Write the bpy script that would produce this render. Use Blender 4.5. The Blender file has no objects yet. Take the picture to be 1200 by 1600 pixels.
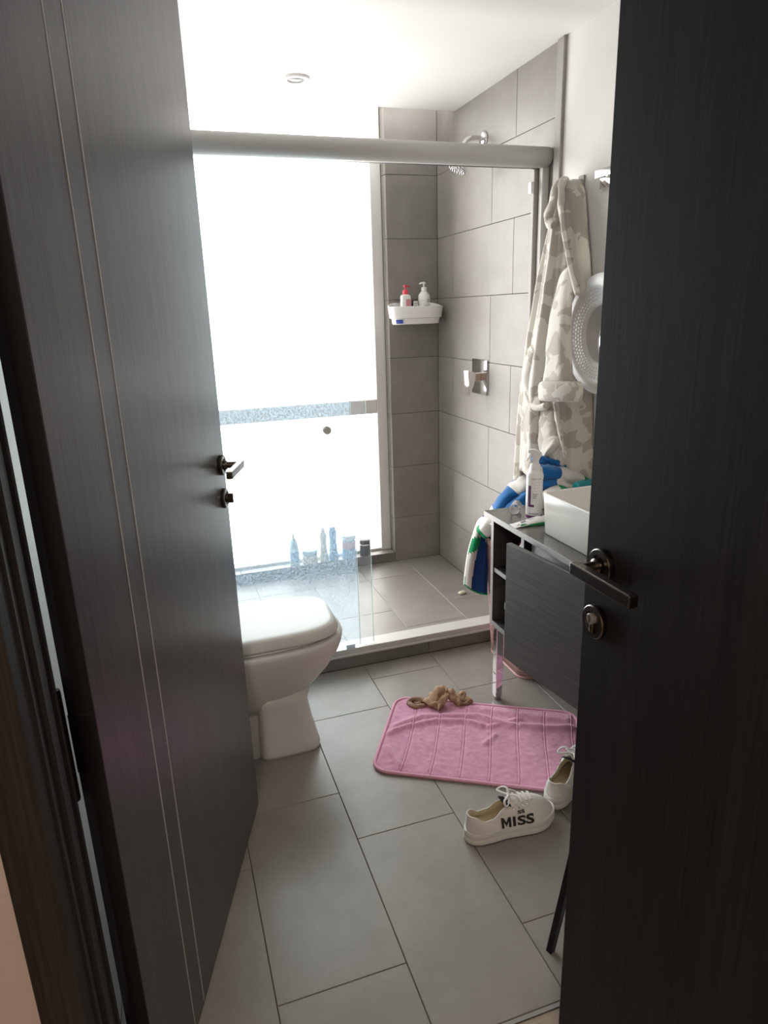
import bpy, bmesh, math, random
from mathutils import Vector, Matrix, noise

random.seed(7)
S = bpy.context.scene
COL = S.collection

# ---------------------------------------------------------------- camera
CAM = Vector((0.0, 0.0, 1.45))
FPX, YAW, PITCH, ROLL = 1049.34, -0.314248, 0.291526, -0.0314778
_f = Vector((-math.sin(YAW) * math.cos(PITCH), math.cos(YAW) * math.cos(PITCH), -math.sin(PITCH)))
_r = Vector((math.cos(YAW), math.sin(YAW), 0))
_u = _r.cross(_f)
R2 = _r * math.cos(ROLL) + _u * math.sin(ROLL)
U2 = R2.cross(_f)
cam_data = bpy.data.cameras.new('camera')
cam = bpy.data.objects.new('camera', cam_data)
COL.objects.link(cam)
cam_data.sensor_fit = 'VERTICAL'
cam_data.sensor_height = 36.0
cam_data.sensor_width = 27.0
cam_data.lens = FPX / 1600 * 36
cam_data.clip_start = 0.02
cam.matrix_world = Matrix(((R2.x, U2.x, -_f.x, CAM.x), (R2.y, U2.y, -_f.y, CAM.y), (R2.z, U2.z, -_f.z, CAM.z), (0, 0, 0, 1)))
S.camera = cam


def at(px, py, axis, val):
    """photograph pixel (1200x1600) -> point of the plane axis=val (used to read real positions off the photo)"""
    d = _f * FPX + R2 * (px - 600) - U2 * (py - 800)
    t = (val - CAM[axis]) / d[axis]
    return CAM + d * t


# ---------------------------------------------------------------- sky, lights, exposure
W = bpy.data.worlds.new('overcast_sky')
S.world = W
W.use_nodes = True
wn = W.node_tree.nodes
wn['Background'].inputs['Color'].default_value = (1.0, 0.985, 0.96, 1)
wn['Background'].inputs['Strength'].default_value = 7.0

portal = bpy.data.lights.new('window_portal', 'AREA')
portal.shape = 'RECTANGLE'
portal.size, portal.size_y = 1.42, 2.5
portal.cycles.is_portal = True
po = bpy.data.objects.new('window_portal', portal)
COL.objects.link(po)
po.location = (0.48, 3.66, 1.34)
po.rotation_euler = (math.radians(-90), 0, 0)

hall = bpy.data.lights.new('hall_ceiling_lamp', 'AREA')
hall.shape = 'DISK'
hall.size = 0.5
hall.energy = 25.0
hall.color = (1.0, 0.80, 0.66)
ho = bpy.data.objects.new('hall_ceiling_lamp', hall)
COL.objects.link(ho)
ho.location = (-0.45, -0.9, 2.46)

S.view_settings.view_transform = 'Standard'
S.view_settings.look = 'None'
S.view_settings.gamma = 1.0
S.view_settings.use_curve_mapping = False
S.view_settings.exposure = 0.16

# ---------------------------------------------------------------- materials
MATS = {}


def new_mat(name, color=(0.5, 0.5, 0.5), rough=0.5, metal=0.0, spec=0.5, **kw):
    m = bpy.data.materials.new(name)
    m.use_nodes = True
    b = m.node_tree.nodes['Principled BSDF']
    b.inputs['Base Color'].default_value = (*color, 1)
    b.inputs['Roughness'].default_value = rough
    b.inputs['Metallic'].default_value = metal
    b.inputs['Specular IOR Level'].default_value = spec
    for k, v in kw.items():
        b.inputs[k].default_value = v
    MATS[name] = m
    return m


def nd(m, typ, **props):
    n = m.node_tree.nodes.new(typ)
    for k, v in props.items():
        setattr(n, k, v)
    return n


def lk(m, a, b):
    m.node_tree.links.new(a, b)


def coords(m, scale=(1, 1, 1), rand=False, rot=(0, 0, 0)):
    tc = nd(m, 'ShaderNodeTexCoord')
    mp = nd(m, 'ShaderNodeMapping')
    mp.inputs['Scale'].default_value = scale
    mp.inputs['Rotation'].default_value = rot
    if rand:
        oi = nd(m, 'ShaderNodeObjectInfo')
        mu = nd(m, 'ShaderNodeMath', operation='MULTIPLY')
        mu.inputs[1].default_value = 37.0
        lk(m, oi.outputs['Random'], mu.inputs[0])
        lk(m, mu.outputs[0], mp.inputs['Location'])
    lk(m, tc.outputs['Object'], mp.inputs['Vector'])
    return mp.outputs['Vector']


def noise_tex(m, vec, scale, detail=4, rough=0.55):
    n = nd(m, 'ShaderNodeTexNoise')
    n.inputs['Scale'].default_value = scale
    n.inputs['Detail'].default_value = detail
    n.inputs['Roughness'].default_value = rough
    if vec is not None:
        lk(m, vec, n.inputs['Vector'])
    return n.outputs['Fac']


def ramp(m, fac, stops):
    r = nd(m, 'ShaderNodeValToRGB')
    el = r.color_ramp.elements
    el[0].position, el[0].color = stops[0][0], (*stops[0][1], 1)
    el[1].position, el[1].color = stops[-1][0], (*stops[-1][1], 1)
    for p, c in stops[1:-1]:
        e = el.new(p)
        e.color = (*c, 1)
    lk(m, fac, r.inputs['Fac'])
    return r.outputs['Color']


def bump(m, fac, strength=0.2, dist=0.002):
    b = nd(m, 'ShaderNodeBump')
    b.inputs['Strength'].default_value = strength
    b.inputs['Distance'].default_value = dist
    lk(m, fac, b.inputs['Height'])
    lk(m, b.outputs['Normal'], m.node_tree.nodes['Principled BSDF'].inputs['Normal'])


def base(m):
    return m.node_tree.nodes['Principled BSDF'].inputs['Base Color']


def plain_noise_mat(name, c, rough=0.5, var=0.06, scale=40, bs=0.0, metal=0.0, **kw):
    m = new_mat(name, c, rough, metal, **kw)
    f = noise_tex(m, coords(m), scale)
    lk(m, ramp(m, f, [(0.3, tuple(x * (1 - var) for x in c)), (0.7, tuple(min(1, x * (1 + var)) for x in c))]), base(m))
    if bs:
        bump(m, f, bs)
    return m


def wood_mat(name, dark, light, sc, rough, bs=0.12):
    m = new_mat(name, dark, rough)
    f1 = noise_tex(m, coords(m, sc), 1.0, 6, 0.65)
    f2 = noise_tex(m, coords(m, tuple(x * 0.18 for x in sc)), 1.0, 3, 0.5)
    mx = nd(m, 'ShaderNodeMath', operation='MULTIPLY_ADD')
    mx.inputs[1].default_value = 0.4
    lk(m, f2, mx.inputs[0])
    lk(m, f1, mx.inputs[2])
    mid = tuple((a + b) / 2 for a, b in zip(dark, light))
    lk(m, ramp(m, mx.outputs[0], [(0.52, dark), (0.72, mid), (0.92, light)]), base(m))
    bump(m, mx.outputs[0], bs, 0.001)
    return m


def tile_mat(name, a, b, rough):
    m = new_mat(name, a, rough)
    v = coords(m, (1, 1, 1), True)
    f1 = noise_tex(m, v, 5.0, 6, 0.6)
    f2 = noise_tex(m, coords(m, (70, 70, 70), True), 1.0, 3, 0.6)
    mx = nd(m, 'ShaderNodeMath', operation='MULTIPLY_ADD')
    mx.inputs[1].default_value = 0.22
    lk(m, f2, mx.inputs[0])
    lk(m, f1, mx.inputs[2])
    lk(m, ramp(m, mx.outputs[0], [(0.42, a), (0.8, b)]), base(m))
    bump(m, f2, 0.05, 0.001)
    return m


tile_mat('floor_tile', (0.225, 0.211, 0.190), (0.29, 0.273, 0.25), 0.35)
tile_mat('wall_tile', (0.207, 0.193, 0.176), (0.268, 0.252, 0.232), 0.42)
tile_mat('curb_tile', (0.15, 0.145, 0.133), (0.19, 0.183, 0.17), 0.4)
new_mat('grout_dark', (0.06, 0.058, 0.055), 0.9)
new_mat('grout_light', (0.42, 0.41, 0.39), 0.9)
plain_noise_mat('white_paint', (0.70, 0.685, 0.66), 0.6, 0.015, 6)
plain_noise_mat('ceiling_paint', (0.84, 0.835, 0.82), 0.7, 0.01, 5)
plain_noise_mat('hall_paint', (0.62, 0.53, 0.47), 0.7, 0.02, 6)
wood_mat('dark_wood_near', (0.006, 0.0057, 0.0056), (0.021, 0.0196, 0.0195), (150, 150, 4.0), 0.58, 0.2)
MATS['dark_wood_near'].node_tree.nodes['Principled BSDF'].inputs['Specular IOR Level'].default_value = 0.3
wood_mat('dark_wood', (0.038, 0.0345, 0.036), (0.092, 0.084, 0.087), (190, 190, 4.5), 0.30)
wood_mat('dark_wood_edge', (0.012, 0.011, 0.011), (0.02, 0.019, 0.018), (190, 190, 4.5), 0.55)
wood_mat('dark_casing', (0.022, 0.020, 0.0175), (0.05, 0.045, 0.039), (190, 190, 4.5), 0.62)
MATS['dark_casing'].node_tree.nodes['Principled BSDF'].inputs['Specular IOR Level'].default_value = 0.25
wood_mat('laminate', (0.045, 0.044, 0.042), (0.10, 0.097, 0.092), (8, 6, 330), 0.42, 0.05)
plain_noise_mat('cabinet_inside', (0.022, 0.021, 0.02), 0.5, 0.1, 60)
plain_noise_mat('cabinet_edge', (0.30, 0.29, 0.28), 0.35, 0.05, 60, metal=0.3)
wood_mat('hall_wood', (0.30, 0.235, 0.18), (0.42, 0.34, 0.27), (6, 160, 160), 0.45, 0.05)
new_mat('chrome', (0.86, 0.86, 0.87), 0.06, 1.0)
new_mat('alu', (0.52, 0.515, 0.50), 0.5, 0.1, 0.35)
new_mat('alu_window', (0.68, 0.67, 0.65), 0.5, 0.0)
new_mat('trim_grey', (0.30, 0.285, 0.265), 0.5)
new_mat('nickel', (0.19, 0.17, 0.15), 0.28, 1.0)
new_mat('hinge_metal', (0.05, 0.048, 0.046), 0.5, 0.8)
new_mat('ceramic', (0.64, 0.63, 0.61), 0.22, 0.0, 0.3)
new_mat('sink_ceramic', (0.78, 0.76, 0.72), 0.14)
new_mat('white_plastic', (0.80, 0.80, 0.79), 0.35)
new_mat('clear_plastic', (0.97, 0.97, 0.98), 0.05, 0.0, 0.5, **{'Transmission Weight': 0.85, 'IOR': 1.3})
new_mat('black_plastic', (0.012, 0.012, 0.012), 0.4)
new_mat('black_metal', (0.012, 0.012, 0.012), 0.45, 0.3)
new_mat('purple_print', (0.13, 0.03, 0.12), 0.4)
new_mat('grey_print', (0.22, 0.22, 0.23), 0.5)
new_mat('black_print', (0.012, 0.012, 0.013), 0.6)
new_mat('blue_print', (0.03, 0.06, 0.35), 0.4)
new_mat('green_plastic', (0.01, 0.22, 0.06), 0.4)
new_mat('pink_label', (0.62, 0.27, 0.29), 0.5)
new_mat('red_pump', (0.72, 0.06, 0.10), 0.35)
new_mat('dark_red', (0.10, 0.008, 0.014), 0.18)
new_mat('teal_plastic', (0.02, 0.28, 0.30), 0.4)
new_mat('blue_bottle', (0.22, 0.42, 0.70), 0.3)
new_mat('cyan_bottle', (0.45, 0.62, 0.70), 0.3)
new_mat('cream_plastic', (0.70, 0.66, 0.52), 0.4)
new_mat('mirror_glass', (0.75, 0.75, 0.75), 0.02, 1.0)
plain_noise_mat('frame_white', (0.72, 0.72, 0.72), 0.35, 0.02, 90)
plain_noise_mat('pink_wicker', (0.56, 0.33, 0.315), 0.5, 0.08, 80)
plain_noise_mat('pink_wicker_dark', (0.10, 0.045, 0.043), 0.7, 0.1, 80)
plain_noise_mat('towel_blue', (0.005, 0.13, 0.38), 0.95, 0.18, 260, 0.6, **{'Sheen Weight': 0.25})
plain_noise_mat('towel_navy', (0.008, 0.05, 0.19), 0.95, 0.18, 260, 0.6)
plain_noise_mat('towel_white', (0.70, 0.685, 0.65), 0.95, 0.06, 260, 0.6)
plain_noise_mat('towel_green', (0.005, 0.27, 0.10), 0.95, 0.18, 260, 0.6)
plain_noise_mat('shoe_canvas', (0.66, 0.65, 0.61), 0.85, 0.04, 500, 0.25)
plain_noise_mat('shoe_rubber', (0.66, 0.65, 0.62), 0.55, 0.03, 60)
plain_noise_mat('shoe_lining', (0.50, 0.43, 0.29), 0.9, 0.06, 120, 0.2)
plain_noise_mat('lace_cotton', (0.72, 0.71, 0.68), 0.9, 0.05, 400, 0.3)
plain_noise_mat('tan_fabric', (0.36, 0.225, 0.135), 0.8, 0.3, 300, 0.5)
plain_noise_mat('tan_fabric_dark', (0.24, 0.135, 0.08), 0.6, 0.2, 200, 0.3)
plain_noise_mat('soap', (0.66, 0.60, 0.47), 0.45, 0.06, 60)

# countertop granite
m = new_mat('granite', (0.12, 0.115, 0.11), 0.16, 0.0, 0.28)
f = noise_tex(m, coords(m), 420, 3, 0.7)
lk(m, ramp(m, f, [(0.36, (0.03, 0.029, 0.028)), (0.5, (0.115, 0.11, 0.10)), (0.66, (0.25, 0.24, 0.22))]), base(m))

# plush pink
m = new_mat('pink_plush', (0.60, 0.27, 0.40), 0.95, **{'Sheen Weight': 0.35, 'Sheen Roughness': 0.5})
f = noise_tex(m, coords(m), 55, 5, 0.65)
lk(m, ramp(m, f, [(0.3, (0.50, 0.215, 0.33)), (0.7, (0.66, 0.315, 0.455))]), base(m))
f2 = noise_tex(m, coords(m), 380, 3, 0.6)
bump(m, f2, 0.5, 0.002)
plain_noise_mat('pink_trim', (0.70, 0.36, 0.49), 0.9, 0.08, 200, 0.4)

# robe plush with printed letter-like patches
m = new_mat('robe_plush', (0.70, 0.665, 0.60), 0.95, **{'Sheen Weight': 0.3})
vec = coords(m, (1, 1, 1), False, (0.5, 0.2, 0.35))


def voro(scale, dist, feat='F1'):
    v = nd(m, 'ShaderNodeTexVoronoi', distance=dist, feature=feat) if feat != 'DISTANCE_TO_EDGE' else nd(m, 'ShaderNodeTexVoronoi', feature=feat)
    v.inputs['Scale'].default_value = scale
    lk(m, vec, v.inputs['Vector'])
    return v


masks = []
for sc_, ds_, th_ in ((17, 'MANHATTAN', 0.69), (25, 'CHEBYCHEV', 0.76)):
    va = voro(sc_, ds_)
    sep = nd(m, 'ShaderNodeSeparateColor')
    lk(m, va.outputs['Color'], sep.inputs[0])
    gt = nd(m, 'ShaderNodeMath', operation='GREATER_THAN')
    gt.inputs[1].default_value = th_
    lk(m, sep.outputs[0], gt.inputs[0])
    masks.append(gt.outputs[0])
mxm = nd(m, 'ShaderNodeMath', operation='MAXIMUM')
lk(m, masks[0], mxm.inputs[0])
lk(m, masks[1], mxm.inputs[1])
lk(m, ramp(m, mxm.outputs[0], [(0.2, (0.71, 0.675, 0.615)), (0.8, (0.50, 0.46, 0.405))]), base(m))
bump(m, noise_tex(m, coords(m), 300, 3), 0.5, 0.002)
plain_noise_mat('robe_cream', (0.70, 0.665, 0.60), 0.95, 0.05, 200, 0.5)
plain_noise_mat('robe_inside', (0.62, 0.53, 0.42), 0.95, 0.05, 200, 0.5)

# robe label etc. done; glass kinds


def glass_mat(name, haze, tint, hz_col, speck):
    m = bpy.data.materials.new(name)
    m.use_nodes = True
    nt = m.node_tree
    nt.nodes.remove(nt.nodes['Principled BSDF'])
    out = nt.nodes['Material Output']
    tr = nd(m, 'ShaderNodeBsdfTransparent')
    tr.inputs['Color'].default_value = (*tint, 1)
    gl = nd(m, 'ShaderNodeBsdfGlossy')
    gl.inputs['Roughness'].default_value = 0.02
    tl = nd(m, 'ShaderNodeBsdfTranslucent')
    tl.inputs['Color'].default_value = (*hz_col, 1)
    fr = nd(m, 'ShaderNodeFresnel')
    fr.inputs['IOR'].default_value = 1.15
    m1 = nd(m, 'ShaderNodeMixShader')
    lk(m, fr.outputs[0], m1.inputs[0])
    lk(m, tr.outputs[0], m1.inputs[1])
    lk(m, gl.outputs[0], m1.inputs[2])
    m2 = nd(m, 'ShaderNodeMixShader')
    if speck:
        f = noise_tex(m, coords(m), 150, 2, 0.7)
        mr = nd(m, 'ShaderNodeMapRange')
        mr.inputs['From Min'].default_value = 0.35
        mr.inputs['From Max'].default_value = 0.68
        mr.inputs['To Min'].default_value = haze * (1 - speck)
        mr.inputs['To Max'].default_value = haze * (1 + speck)
        lk(m, f, mr.inputs['Value'])
        lk(m, mr.outputs[0], m2.inputs[0])
    else:
        m2.inputs[0].default_value = haze
    lk(m, m1.outputs[0], m2.inputs[1])
    lk(m, tl.outputs[0], m2.inputs[2])
    lk(m, m2.outputs[0], out.inputs['Surface'])
    MATS[name] = m


glass_mat('glass_frosted', 0.098, (0.94, 0.97, 0.975), (0.64, 0.82, 1.0), 0.95)
glass_mat('glass_textured', 0.02, (0.96, 0.975, 0.975), (0.85, 0.92, 1.0), 0.9)
glass_mat('glass_edge', 0.12, (0.85, 0.93, 0.92), (0.9, 1.0, 1.0), 0)
glass_mat('window_glass', 0.0, (1, 1, 1), (1, 1, 1), 0)

# ---------------------------------------------------------------- mesh helpers


def box(bm, x0, x1, y0, y1, z0, z1, bev=0.0, seg=1, mi=0):
    vs = [bm.verts.new((x, y, z)) for x in (x0, x1) for y in (y0, y1) for z in (z0, z1)]
    q = [(0, 1, 3, 2), (4, 6, 7, 5), (0, 4, 5, 1), (2, 3, 7, 6), (0, 2, 6, 4), (1, 5, 7, 3)]
    fs = [bm.faces.new([vs[i] for i in f]) for f in q]
    for f in fs:
        f.material_index = mi
    if bev > 0:
        es = list({e for f in fs for e in f.edges})
        r = bmesh.ops.bevel(bm, geom=es, offset=bev, segments=seg, profile=0.5, affect='EDGES')
        for f in r['faces']:
            f.material_index = mi
    return vs


def grid_faces(bm, rows, close_u=False, mi=0):
    """rows: list of lists of BMVert"""
    out = []
    for a, b in zip(rows[:-1], rows[1:]):
        n = len(a)
        for i in range(n if close_u else n - 1):
            j = (i + 1) % n
            out.append(bm.faces.new((a[i], a[j], b[j], b[i])))
    for f in out:
        f.material_index = mi
        f.smooth = True
    return out


def loft(bm, rings, cap0=True, cap1=True, mi=0):
    rows = [[bm.verts.new(p) for p in r] for r in rings]
    fs = grid_faces(bm, rows, True, mi)
    if cap0:
        f = bm.faces.new(list(reversed(rows[0]))); f.material_index = mi
    if cap1:
        f = bm.faces.new(rows[-1]); f.material_index = mi
    return rows


def lathe(bm, prof, n=24, c=(0, 0, 0), mi=0, axis='z', cap=True):
    rings = []
    for r, h in prof:
        ring = []
        for i in range(n):
            a = 2 * math.pi * i / n
            p = (r * math.cos(a), r * math.sin(a), h)
            if axis == 'x':
                p = (h, p[0], p[1])
            elif axis == 'y':
                p = (p[1], h, p[0])
            ring.append((p[0] + c[0], p[1] + c[1], p[2] + c[2]))
        rings.append(ring)
    return loft(bm, rings, cap, cap, mi)


def catmull(pts, n):
    pts = [Vector(p) for p in pts]
    out = []
    for i in range(len(pts) - 1):
        p0 = pts[max(i - 1, 0)]; p1 = pts[i]; p2 = pts[i + 1]; p3 = pts[min(i + 2, len(pts) - 1)]
        for k in range(n):
            t = k / n
            out.append(0.5 * ((2 * p1) + (p2 - p0) * t + (2 * p0 - 5 * p1 + 4 * p2 - p3) * t * t + (3 * p1 - p0 - 3 * p2 + p3) * t ** 3))
    out.append(pts[-1])
    return out


def tube(bm, pts, rad, n=8, flat=1.0, mi=0, up=None, wob=0.0, seed=0.0, matfn=None, shape=None):
    """swept tube; rad is a number or a function of t; flat scales the second axis"""
    pts = [Vector(p) for p in pts]
    rows = []
    prev = None
    N = len(pts)
    for i, p in enumerate(pts):
        t = i / (N - 1)
        d = (pts[min(i + 1, N - 1)] - pts[max(i - 1, 0)]).normalized()
        if prev is None:
            ref = Vector(up) if up else (Vector((0, 0, 1)) if abs(d.z) < 0.9 else Vector((1, 0, 0)))
        else:
            ref = prev
        a = (ref - d * ref.dot(d)).normalized()
        prev = a
        b = d.cross(a)
        r = rad(t) if callable(rad) else rad
        row = []
        for k in range(n):
            an = 2 * math.pi * k / n
            w = 1 + (wob * (noise.noise(Vector((math.cos(an) * 1.3, math.sin(an) * 1.3, t * 6 + seed))) + 0.7 * noise.noise(Vector((math.cos(an) * 2.6, math.sin(an) * 2.6, t * 9 + seed + 31)))) if wob else 0)
            if shape:
                w *= shape(an, t)
            row.append(bm.verts.new(p + a * (math.cos(an) * r * flat * w) + b * (math.sin(an) * r * w)))
        rows.append(row)
    fs = grid_faces(bm, rows, True, mi)
    for rr in (list(reversed(rows[0])), rows[-1]):
        f = bm.faces.new(rr); f.material_index = mi; fs.append(f); f.smooth = True
    if matfn:
        for f in fs:
            c = f.calc_center_median()
            f.material_index = matfn(c)
    return rows


def rrect(hx, hy, r, n=5, cx=0, cy=0, z=0):
    """rounded rectangle ring"""
    out = []
    for sx, sy, a0 in ((1, 1, 0), (-1, 1, 90), (-1, -1, 180), (1, -1, 270)):
        for k in range(n + 1):
            a = math.radians(a0 + 90 * k / n)
            out.append((cx + sx * (hx - r) + r * math.cos(a), cy + sy * (hy - r) + r * math.sin(a), z))
    return out


def mk(name, bm, mats, parent=None, smooth=False, loc=None, rot=None, recalc=True, auto=None):
    if recalc:
        bmesh.ops.recalc_face_normals(bm, faces=bm.faces[:])
    me = bpy.data.meshes.new(name)
    if smooth:
        for f in bm.faces:
            f.smooth = True
    bm.to_mesh(me)
    bm.free()
    if isinstance(mats, str):
        mats = [mats]
    for k in mats:
        me.materials.append(MATS[k])
    o = bpy.data.objects.new(name, me)
    COL.objects.link(o)
    if parent is not None:
        o.parent = parent
    if loc is not None:
        o.location = loc
    if rot is not None:
        o.rotation_euler = rot
    if auto:
        md = o.modifiers.new('edge_split', 'EDGE_SPLIT')
        md.split_angle = math.radians(auto)
    return o


def tag(o, label=None, cat=None, group=None, kind=None):
    if label: o['label'] = label
    if cat: o['category'] = cat
    if group: o['group'] = group
    if kind: o['kind'] = kind
    return o


def thing(name, label, cat, loc=(0, 0, 0), rz=0.0, group=None):
    o = bpy.data.objects.new(name, None)
    o.empty_display_size = 0.05
    COL.objects.link(o)
    o.location = loc
    o.rotation_euler = (0, 0, rz)
    return tag(o, label, cat, group)


def struct(name, bm, mats, label, **kw):
    return tag(mk(name, bm, mats, **kw), label, kind='structure')


def B(*a, **k):
    bm = bmesh.new()
    box(bm, *a, **k)
    return bm


def text_tris(txt, size, bold=0.0):
    """list of (polygons, verts) of a text, in its own xy plane, normalised so that cap height = size"""
    cu = bpy.data.curves.new('t', 'FONT')
    cu.body = txt
    cu.size = 1.0
    cu.offset = bold
    cu.resolution_u = 3
    o = bpy.data.objects.new('t', cu)
    COL.objects.link(o)
    bpy.context.view_layer.update()
    ev = o.evaluated_get(bpy.context.evaluated_depsgraph_get())
    me = bpy.data.meshes.new_from_object(ev)
    vs = [v.co.copy() for v in me.vertices]
    ps = [list(p.vertices) for p in me.polygons]
    bpy.data.objects.remove(o)
    bpy.data.curves.remove(cu)
    bpy.data.meshes.remove(me)
    x0 = min(v.x for v in vs); y0 = min(v.y for v in vs); y1 = max(v.y for v in vs)
    k = size / (y1 - y0)
    vs = [((v.x - x0) * k, (v.y - y0) * k) for v in vs]
    return vs, ps


def text_bm(bm, txt, size, fn, bold=0.0, sx=1.0, sub=0):
    vs, ps = text_tris(txt, size, bold)
    if sub:
        b2 = bmesh.new()
        nv = [b2.verts.new((v[0], v[1], 0)) for v in vs]
        for p in ps:
            try: b2.faces.new([nv[i] for i in p])
            except ValueError: pass
        bmesh.ops.triangulate(b2, faces=b2.faces[:])
        bmesh.ops.subdivide_edges(b2, edges=b2.edges[:], cuts=sub, use_grid_fill=True)
        b2.verts.index_update()
        vs = [(v.co.x, v.co.y) for v in b2.verts]
        ps = [[v.index for v in f.verts] for f in b2.faces]
        b2.free()
    nv = [bm.verts.new(fn(v[0] * sx, v[1])) for v in vs]
    for p in ps:
        try: bm.faces.new([nv[i] for i in p])
        except ValueError: pass
    return max(v[0] for v in vs) * sx


# ---------------------------------------------------------------- tiles
TILE_MESH = {}
TH = 0.008


def tile_mesh(w, h, matname):
    key = (round(w, 4), round(h, 4), matname)
    if key in TILE_MESH:
        return TILE_MESH[key]
    bm = bmesh.new()
    b = 0.0012
    lo = [bm.verts.new((x, y, -TH)) for x, y in ((0, 0), (w, 0), (w, h), (0, h))]
    mi = [bm.verts.new((x, y, -b)) for x, y in ((0, 0), (w, 0), (w, h), (0, h))]
    hi = [bm.verts.new((x, y, 0)) for x, y in ((b, b), (w - b, b), (w - b, h - b), (b, h - b))]
    for a, c in ((lo, mi), (mi, hi)):
        for i in range(4):
            j = (i + 1) % 4
            bm.faces.new((a[i], a[j], c[j], c[i]))
    bm.faces.new(hi)
    me = bpy.data.meshes.new('tile')
    bm.to_mesh(me)
    bm.free()
    me.materials.append(MATS[matname])
    TILE_MESH[key] = me
    return me


AX = {'floor': ((1, 0, 0), (0, 1, 0), (0, 0, 1)), 'right': ((0, -1, 0), (0, 0, 1), (-1, 0, 0)), 'back': ((1, 0, 0), (0, 0, 1), (0, -1, 0)), 'left': ((0, 1, 0), (0, 0, 1), (1, 0, 0))}


def lay(parent, ax, origin, u0, u1, v0, v1, matname, gap=0.0018, name='tile'):
    if u1 - u0 < 0.012 or v1 - v0 < 0.012:
        return
    lx, ly, lz = (Vector(a) for a in AX[ax])
    o = bpy.data.objects.new(name, tile_mesh(u1 - u0 - gap, v1 - v0 - gap, matname))
    COL.objects.link(o)
    o.parent = parent
    p = Vector(origin) + lx * (u0 + gap / 2) + ly * (v0 + gap / 2)
    M = Matrix(((lx.x, ly.x, lz.x, p.x), (lx.y, ly.y, lz.y, p.y), (lx.z, ly.z, lz.z, p.z), (0, 0, 0, 1)))
    o.matrix_local = parent.matrix_world.inverted() @ M if parent.matrix_world != Matrix() else M


# ================================================================ THE ROOM
XW, XL, YB, YT, ZC = 1.488, -0.24, 3.52, 0.93, 2.345
ZS = 0.03   # shower floor

# bathroom floor: grout bed and tiles (running bond, 0.302 x 0.611)
fl = struct('floor', B(XL, XW, YT, 2.48, -0.06, -0.0025), 'grout_dark', 'grey tiled bathroom floor in running bond')
TW, TL = 0.302, 0.611
for c in range(-2, 5):
    xa, xb = 0.085 + c * TW, 0.085 + (c + 1) * TW
    off = 1.127 if c % 2 == 0 else 1.531
    if c % 2: off = 1.533
    for r in range(-1, 4):
        ya, yb = off + r * TL, off + (r + 1) * TL
        lay(fl, 'floor', (0, 0, 0), max(xa, XL), min(xb, XW), max(ya, YT), min(yb, 2.47), 'floor_tile')

# shower floor
sf = struct('shower_floor', B(XL, XW, 2.56, YB, -0.06, ZS - 0.0025), 'grout_light', 'raised grey tiled shower floor')
for c in range(-5, 2):
    xa, xb = 0.966 + c * 0.298, 0.966 + (c + 1) * 0.298
    off = 2.683 if c % 2 == 0 else 2.88
    for r in range(-2, 4):
        ya, yb = off + r * TL, off + (r + 1) * TL
        if c % 2: ya, yb = ya - 0.2, yb - 0.2
        if c % 2: ya, yb = 2.88 + (r - 1) * 0.407, 2.88 + r * 0.407
        lay(sf, 'floor', (0, 0, ZS), max(xa, XL), min(xb, XW), max(ya, 2.555), min(yb, YB), 'wall_tile')

# curb between floor and shower, with its tile riser
cb = struct('shower_curb', B(XL, XW, 2.478, 2.565, -0.06, 0.058), 'grout_dark', 'low grey tiled curb in front of the shower')
for xa, xb in ((XL, 0.09), (0.09, 0.39), (0.39, 0.99), (0.99, XW)):
    lay(cb, 'back', (0, 2.47, 0), xa, xb, 0.0, 0.058, 'curb_tile')

# right wall: painted part and tiled part
wr = struct('wall_right', B(XW + TH, XW + 0.12, 0.97, 3.70, -0.06, 2.64), 'grout_dark', 'right wall, white paint near the door and grey tile in the shower')
mk('painted_plaster', B(XW, XW + TH + 0.001, 0.97, 2.352, 0, 2.42), 'white_paint', wr)
mk('tile_edge_trim', B(XW - 0.012, XW + TH, 2.352, 2.397, 0, 2.345, bev=0.004, seg=2), 'trim_grey', wr)
bnd = [0.03] + [-0.009 + 0.302 * k for k in range(1, 10)]
for k in range(9):
    j0 = 2.70 if k % 2 == 1 else 2.903
    joints = [2.397] + [j for j in (j0 - 0.611, j0, j0 + 0.611) if 2.41 < j < YB - 0.012] + [YB]
    for ya, yb in zip(joints[:-1], joints[1:]):
        lay(wr, 'right', (XW, 0, 0), -yb, -ya, bnd[k], min(bnd[k + 1], 2.63), 'wall_tile')

# back wall: pillar beside the window, with reveal, sill and the lintel above
wb = struct('wall_back', B(1.205 + TH, XW + 0.12, YB + TH, 3.70, -0.06, 2.64), 'grout_dark', 'tiled back wall pier between window and shower corner')
for k in range(9):
    lay(wb, 'back', (0, YB, 0), 1.205, XW, bnd[k], min(bnd[k + 1], 2.63), 'wall_tile')
    lay(wb, 'right', (1.205, 0, 0), -3.585, -YB - 0.001, bnd[k] if k else 0.085, min(bnd[k + 1], 2.63), 'wall_tile')
sl = struct('trim_2', B(XL, 1.205, YB + TH, 3.70, -0.06, 0.085 - TH), 'grout_dark', 'tiled window sill on the shower floor')
xs = [XL, 0.02, 0.31, 0.61, 0.91, 1.205]
for xa, xb in zip(xs[:-1], xs[1:]):
    lay(sl, 'back', (0, YB, 0), xa, xb, ZS, 0.085, 'curb_tile')
    lay(sl, 'floor', (0, 0, 0.085), xa, xb, YB, 3.59, 'wall_tile')

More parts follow.
